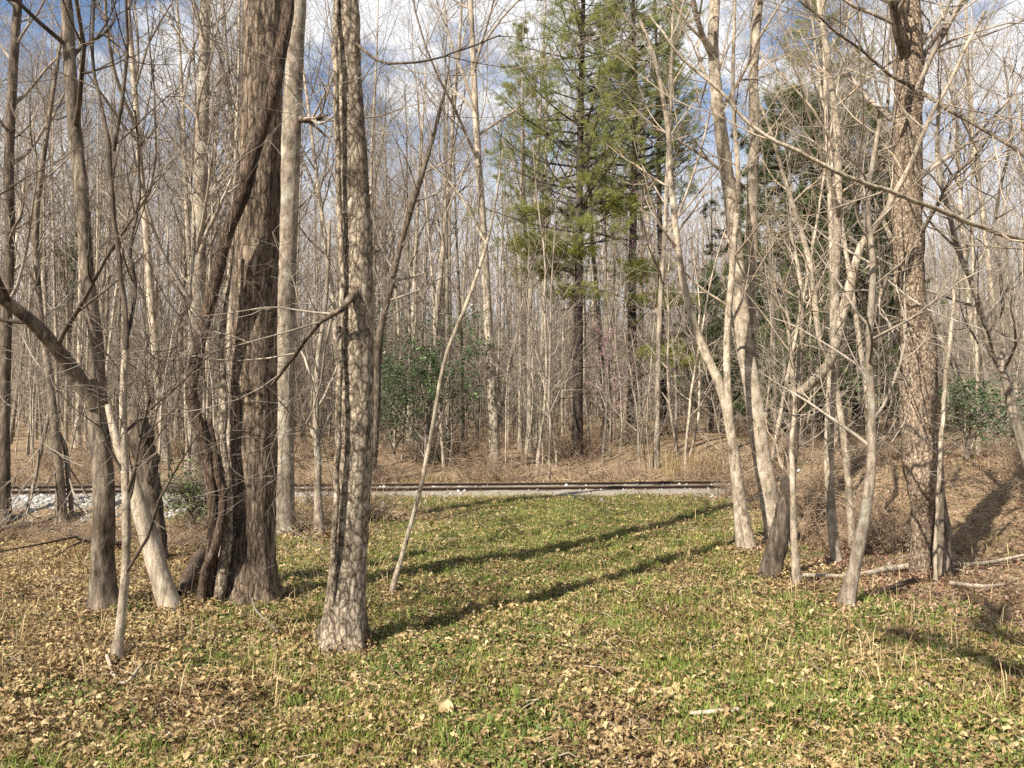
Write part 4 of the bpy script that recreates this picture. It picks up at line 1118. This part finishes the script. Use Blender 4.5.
for k, (x, y) in enumerate(spots):
    o = bpy.data.objects.new('dry_shrub', brs[rng.randint(5)]); COL.objects.link(o)
    o.location = (x, y, float(ground_z(x, y))); o.rotation_euler = (0, 0, rng.rand() * 6.28); o.scale = (rng.uniform(.7, 1.25) * (0.62 if k < 40 else 1 if k < fixed else 1.7),) * 3
    if k < 54: tag(o, 'tangle of dry brown brush at the left foot of the railway bank', 'shrub', 'dry brush at left below the railway')
    elif k < fixed: tag(o, 'dry twiggy brush in the leaf litter at the right wood edge', 'shrub', 'dry brush at the right wood edge')
    else: tag(o, 'dry twiggy brush on the far side of the railway', 'shrub', 'dry brush beyond the railway')

# straw tufts beyond the track
def blades(pos, n, H, width, spread, rng, seg=3):
    K = len(pos) * n
    b = np.repeat(pos, n, 0) + np.column_stack([rng.randn(K, 2) * spread, np.zeros(K)])
    a = rng.rand(K) * 6.283; lean = rng.uniform(0.15, 0.9, K)
    dx = np.stack([np.cos(a), np.sin(a), np.zeros(K)], 1)
    sd = np.stack([-np.sin(a + rng.randn(K)), np.cos(a + rng.randn(K)), np.zeros(K)], 1)
    h = (H * rng.uniform(0.4, 1.25, K))[:, None]
    w = (width * rng.uniform(0.6, 1.3, K))[:, None]
    m = b + np.array([0, 0, 1.0]) * h * 0.55 + dx * (lean[:, None] * h * 0.28)
    t = b + np.array([0, 0, 1.0]) * h * (1 - 0.35 * lean[:, None]) + dx * (lean[:, None] * h * 0.85)
    Vv = np.stack([b - sd * w * .5, b + sd * w * .5, m + sd * w * .4, m - sd * w * .4, t], 1).reshape(-1, 3)
    k5 = np.arange(K) * 5
    Qq = np.stack([k5, k5 + 1, k5 + 2, k5 + 3], 1); Tt = np.stack([k5 + 3, k5 + 2, k5 + 4], 1)
    return Vv, Qq, Tt
tuft_pts = [(690, 478), (702, 478), (714, 477), (672, 479), (448, 483), (466, 483), (485, 483), (504, 483), (430, 484)]
for q, (px, py) in enumerate(tuft_pts):
    Yd = 24.6 if q < 4 else 23.0
    p = np.array(gp(px, py, Yd))
    vv, qq, tt = blades(np.zeros((1, 3)), 320, 0.8 if q < 4 else 0.45, 0.010, 0.16 if q < 4 else 0.2, rng)
    o = MB().add(vv, qq, tt).build('dry_grass_tuft', M_STRAW, None, False, p)
    if q < 4: tag(o, 'tall tuft of golden dry grass beyond the track near the dark evergreen', 'grass tuft', 'golden tufts beyond the track at right')
    else: tag(o, 'short straw coloured tuft along the far edge of the track before the holly', 'grass tuft', 'straw tufts beyond the track at centre')

# ------------------------------------------------------------------ ground cover
def scatter(n, ymin, ymax, rng, power=1.0):
    """points over the visible ground, thinning with distance"""
    y = ymin * (ymax / ymin) ** rng.rand(n) ** power
    x = rng.uniform(-1, 1, n) * (0.70 * y + 0.6)
    return x, y
rng = np.random.RandomState(123)
# fallen leaves
def scatter_leaves(n, keepf, name, mat, label):
    x, y = scatter(n, 2.6, 24, rng, 0.80)
    for q, (fx_, fy_, fr_) in enumerate(FEET):
        m_ = slice(q * 700, q * 700 + 700)
        aa = rng.rand(700) * 6.283; rr = fr_ * 0.9 + np.abs(rng.randn(700)) * 0.16
        x[m_] = fx_ + np.cos(aa) * rr; y[m_] = fy_ + np.sin(aa) * rr
    gr = grassiness(x, y)
    s = track_s(x, y)
    keep = keepf(x, y, gr) & ~((np.abs(s) < 1.9) & (rng.rand(n) < 0.8)) & ~((s > -3.3) & (s < 0) & (x < -4.6) & (rng.rand(n) < 0.9))
    x, y = x[keep], y[keep]; n = len(x)
    z = ground_z(x, y) + 0.004 + 0.04 * rng.rand(n) ** 1.5
    for fx_, fy_, fr_ in FEET:
        dd = np.hypot(x - fx_, y - fy_)
        z = z + 0.10 * fr_ ** 0.3 * rng.rand(n) * np.exp(-np.clip(dd - fr_, 0, 9) / 0.10) * (dd < 1)
    a = rng.rand(n) * 6.283
    sz = (0.011 + 0.038 * rng.rand(n) ** 1.5) * (1 + 0.02 * y)
    tilt = rng.randn(n) * 0.5; tilt2 = rng.randn(n) * 0.5
    fx = np.stack([np.cos(a) * np.cos(tilt), np.sin(a) * np.cos(tilt), np.sin(tilt)], 1)
    fy = np.stack([-np.sin(a) * np.cos(tilt2), np.cos(a) * np.cos(tilt2), np.sin(tilt2)], 1)
    fz = np.cross(fx, fy)
    curl = rng.uniform(-0.3, 1.4, n)
    slim = rng.uniform(0.45, 1.15, n)
    shape = [(0, 0, 0), (0.22, 0.36, 1), (0.45, 0.20, .8), (0.72, 0.34, 1), (1.0, 0.02, 0.7), (0.70, -0.32, 1), (0.48, -0.17, .8), (0.25, -0.34, 1)]
    c0 = np.stack([x, y, z], 1)
    vs_ = []
    for (uu, ww, cu) in shape:
        jit = rng.uniform(0.4, 1.4, n)
        vs_.append(c0 + fx * (sz * (uu - 0.5 + rng.randn(n) * 0.06))[:, None] + fy * (sz * ww * slim * jit)[:, None] + fz * (sz * cu * curl * 0.5)[:, None])
    Vv = np.stack(vs_, 1).reshape(-1, 3); k8 = np.arange(n) * 8
    Qq = np.concatenate([np.stack([k8, k8 + 6, k8 + 2, k8 + 1], 1), np.stack([k8, k8 + 7, k8 + 6, k8 + 6], 1)[:0], np.stack([k8 + 6, k8 + 4, k8 + 3, k8 + 2], 1)])
    Tt = np.concatenate([np.stack([k8, k8 + 7, k8 + 6], 1), np.stack([k8 + 6, k8 + 5, k8 + 4], 1)])
    tag(MB().add(Vv, Qq, Tt).build(name, mat), label, 'leaf litter', kind='stuff')
def right_wood(x, y):
    return np.clip(S(2.6, 4.2, x - 0.10 * (y - 8) + (fbm(x, y, 66) - .5) * 2.5) * S(5.0, 6.6, y), 0, 1)
scatter_leaves(560000, lambda x, y, g: (rng.rand(len(x)) > 0.10 + 0.55 * g) & (rng.rand(len(x)) > right_wood(x, y)), 'fallen_leaves', M_LEAF, 'dry tan and brown fallen leaves covering the path and the wood floor')
scatter_leaves(240000, lambda x, y, g: rng.rand(len(x)) < right_wood(x, y), 'fallen_leaves', M_LEAFR, 'redder brown leaf litter under the trees to the right of the path')

# grass
n = 190000
x, y = scatter(n, 2.6, 23, rng, 0.8)
gr = grassiness(x, y)
s = track_s(x, y)
keep = (rng.rand(n) < np.clip((gr - 0.20) * 1.35, 0.06, 1)) & (s < -1.5 + 0.4 * (rng.rand(n) - .5))
x, y = x[keep], y[keep]
pts = np.column_stack([x, y, ground_z(x, y) - 0.005])
vv, qq, tt = blades(pts, 5, 0.058, 0.0055, 0.035, rng)
tag(MB().add(vv, qq, tt).build('grass', M_GRASS), 'short patchy grass growing through the leaves on the path', 'grass', kind='stuff')
# brighter clumps of taller grass
n = 600
x, y = scatter(n, 3.0, 14, rng, 0.9)
keep = grassiness(x, y) > 0.25
x = np.concatenate([x[keep], [0.80, 0.95, 0.80, -0.55, -0.75, -0.6, 0.62, 1.0]]); y = np.concatenate([y[keep], [6.9, 5.5, 5.3, 8.3, 7.6, 9.2, 6.7, 4.6]])
pts = np.repeat(np.column_stack([x, y, ground_z(x, y) - 0.005]), 14, 0)
pts[:, :2] += rng.randn(len(pts), 2) * 0.09
vv, qq, tt = blades(pts, 5, 0.085, 0.006, 0.03, rng)
tag(MB().add(vv, qq, tt).build('grass_clumps', M_TURF), 'brighter green patches of taller grass dotted over the path', 'grass', kind='stuff')
# low weeds
n = 26000
x, y = scatter(n, 2.6, 18, rng, 0.8)
cl = fbm(x * 1.3, y * 1.3, 55, 3)
keep = (cl > 0.56) & (track_s(x, y) < -2.4) & (grassiness(x, y) > 0.12)
x, y = x[keep], y[keep]
m_ = 9
pp = np.repeat(np.column_stack([x, y, ground_z(x, y) + 0.02]), m_, 0)
pp = pp + rng.randn(*pp.shape) * np.array([0.05, 0.05, 0.012])
vv, qq = leaf_quads(pp, 0.5, 0.035, rng)
tag(MB().add(vv, qq).build('low_weeds', M_WEED), 'low green weeds creeping among the grass and leaves', 'weeds', kind='stuff')
# twigs and little stalks lying about
n = 2600
x, y = scatter(n, 2.8, 18, rng, 0.9)
a = rng.rand(n) * 6.283; ln = rng.uniform(0.06, 0.4, n)
q = np.linspace(-.5, .5, 4)
P = np.stack([x[:, None] + np.cos(a)[:, None] * ln[:, None] * q, y[:, None] + np.sin(a)[:, None] * ln[:, None] * q, np.zeros((n, 4))], -1)
P[..., 2] = ground_z(P[..., 0], P[..., 1]) + 0.02
P += rng.randn(*P.shape) * 0.012
R = np.repeat(rng.uniform(0.0015, 0.005, (n, 1)), 4, 1)
tag(MB().tubes(P, R, 4).build('twig_litter', M_TWIGP), 'small broken twigs scattered over the leaves and grass', 'twigs', kind='stuff')
# dry stalks
n = 1500
x, y = scatter(n, 4.5, 21, rng, 0.8)
keep = ((np.abs(x - 0.04 * y) > 1.4) | (y > 16)) & (track_s(x, y) < -2.2)
x, y = x[keep], y[keep]
vv, qq, tt = blades(np.column_stack([x, y, ground_z(x, y)]), 3, 0.24, 0.006, 0.05, rng)
tag(MB().add(vv, qq, tt).build('dry_stalks', M_STRAW), 'dry straw stalks standing among the weeds off the path', 'stalks', kind='stuff')
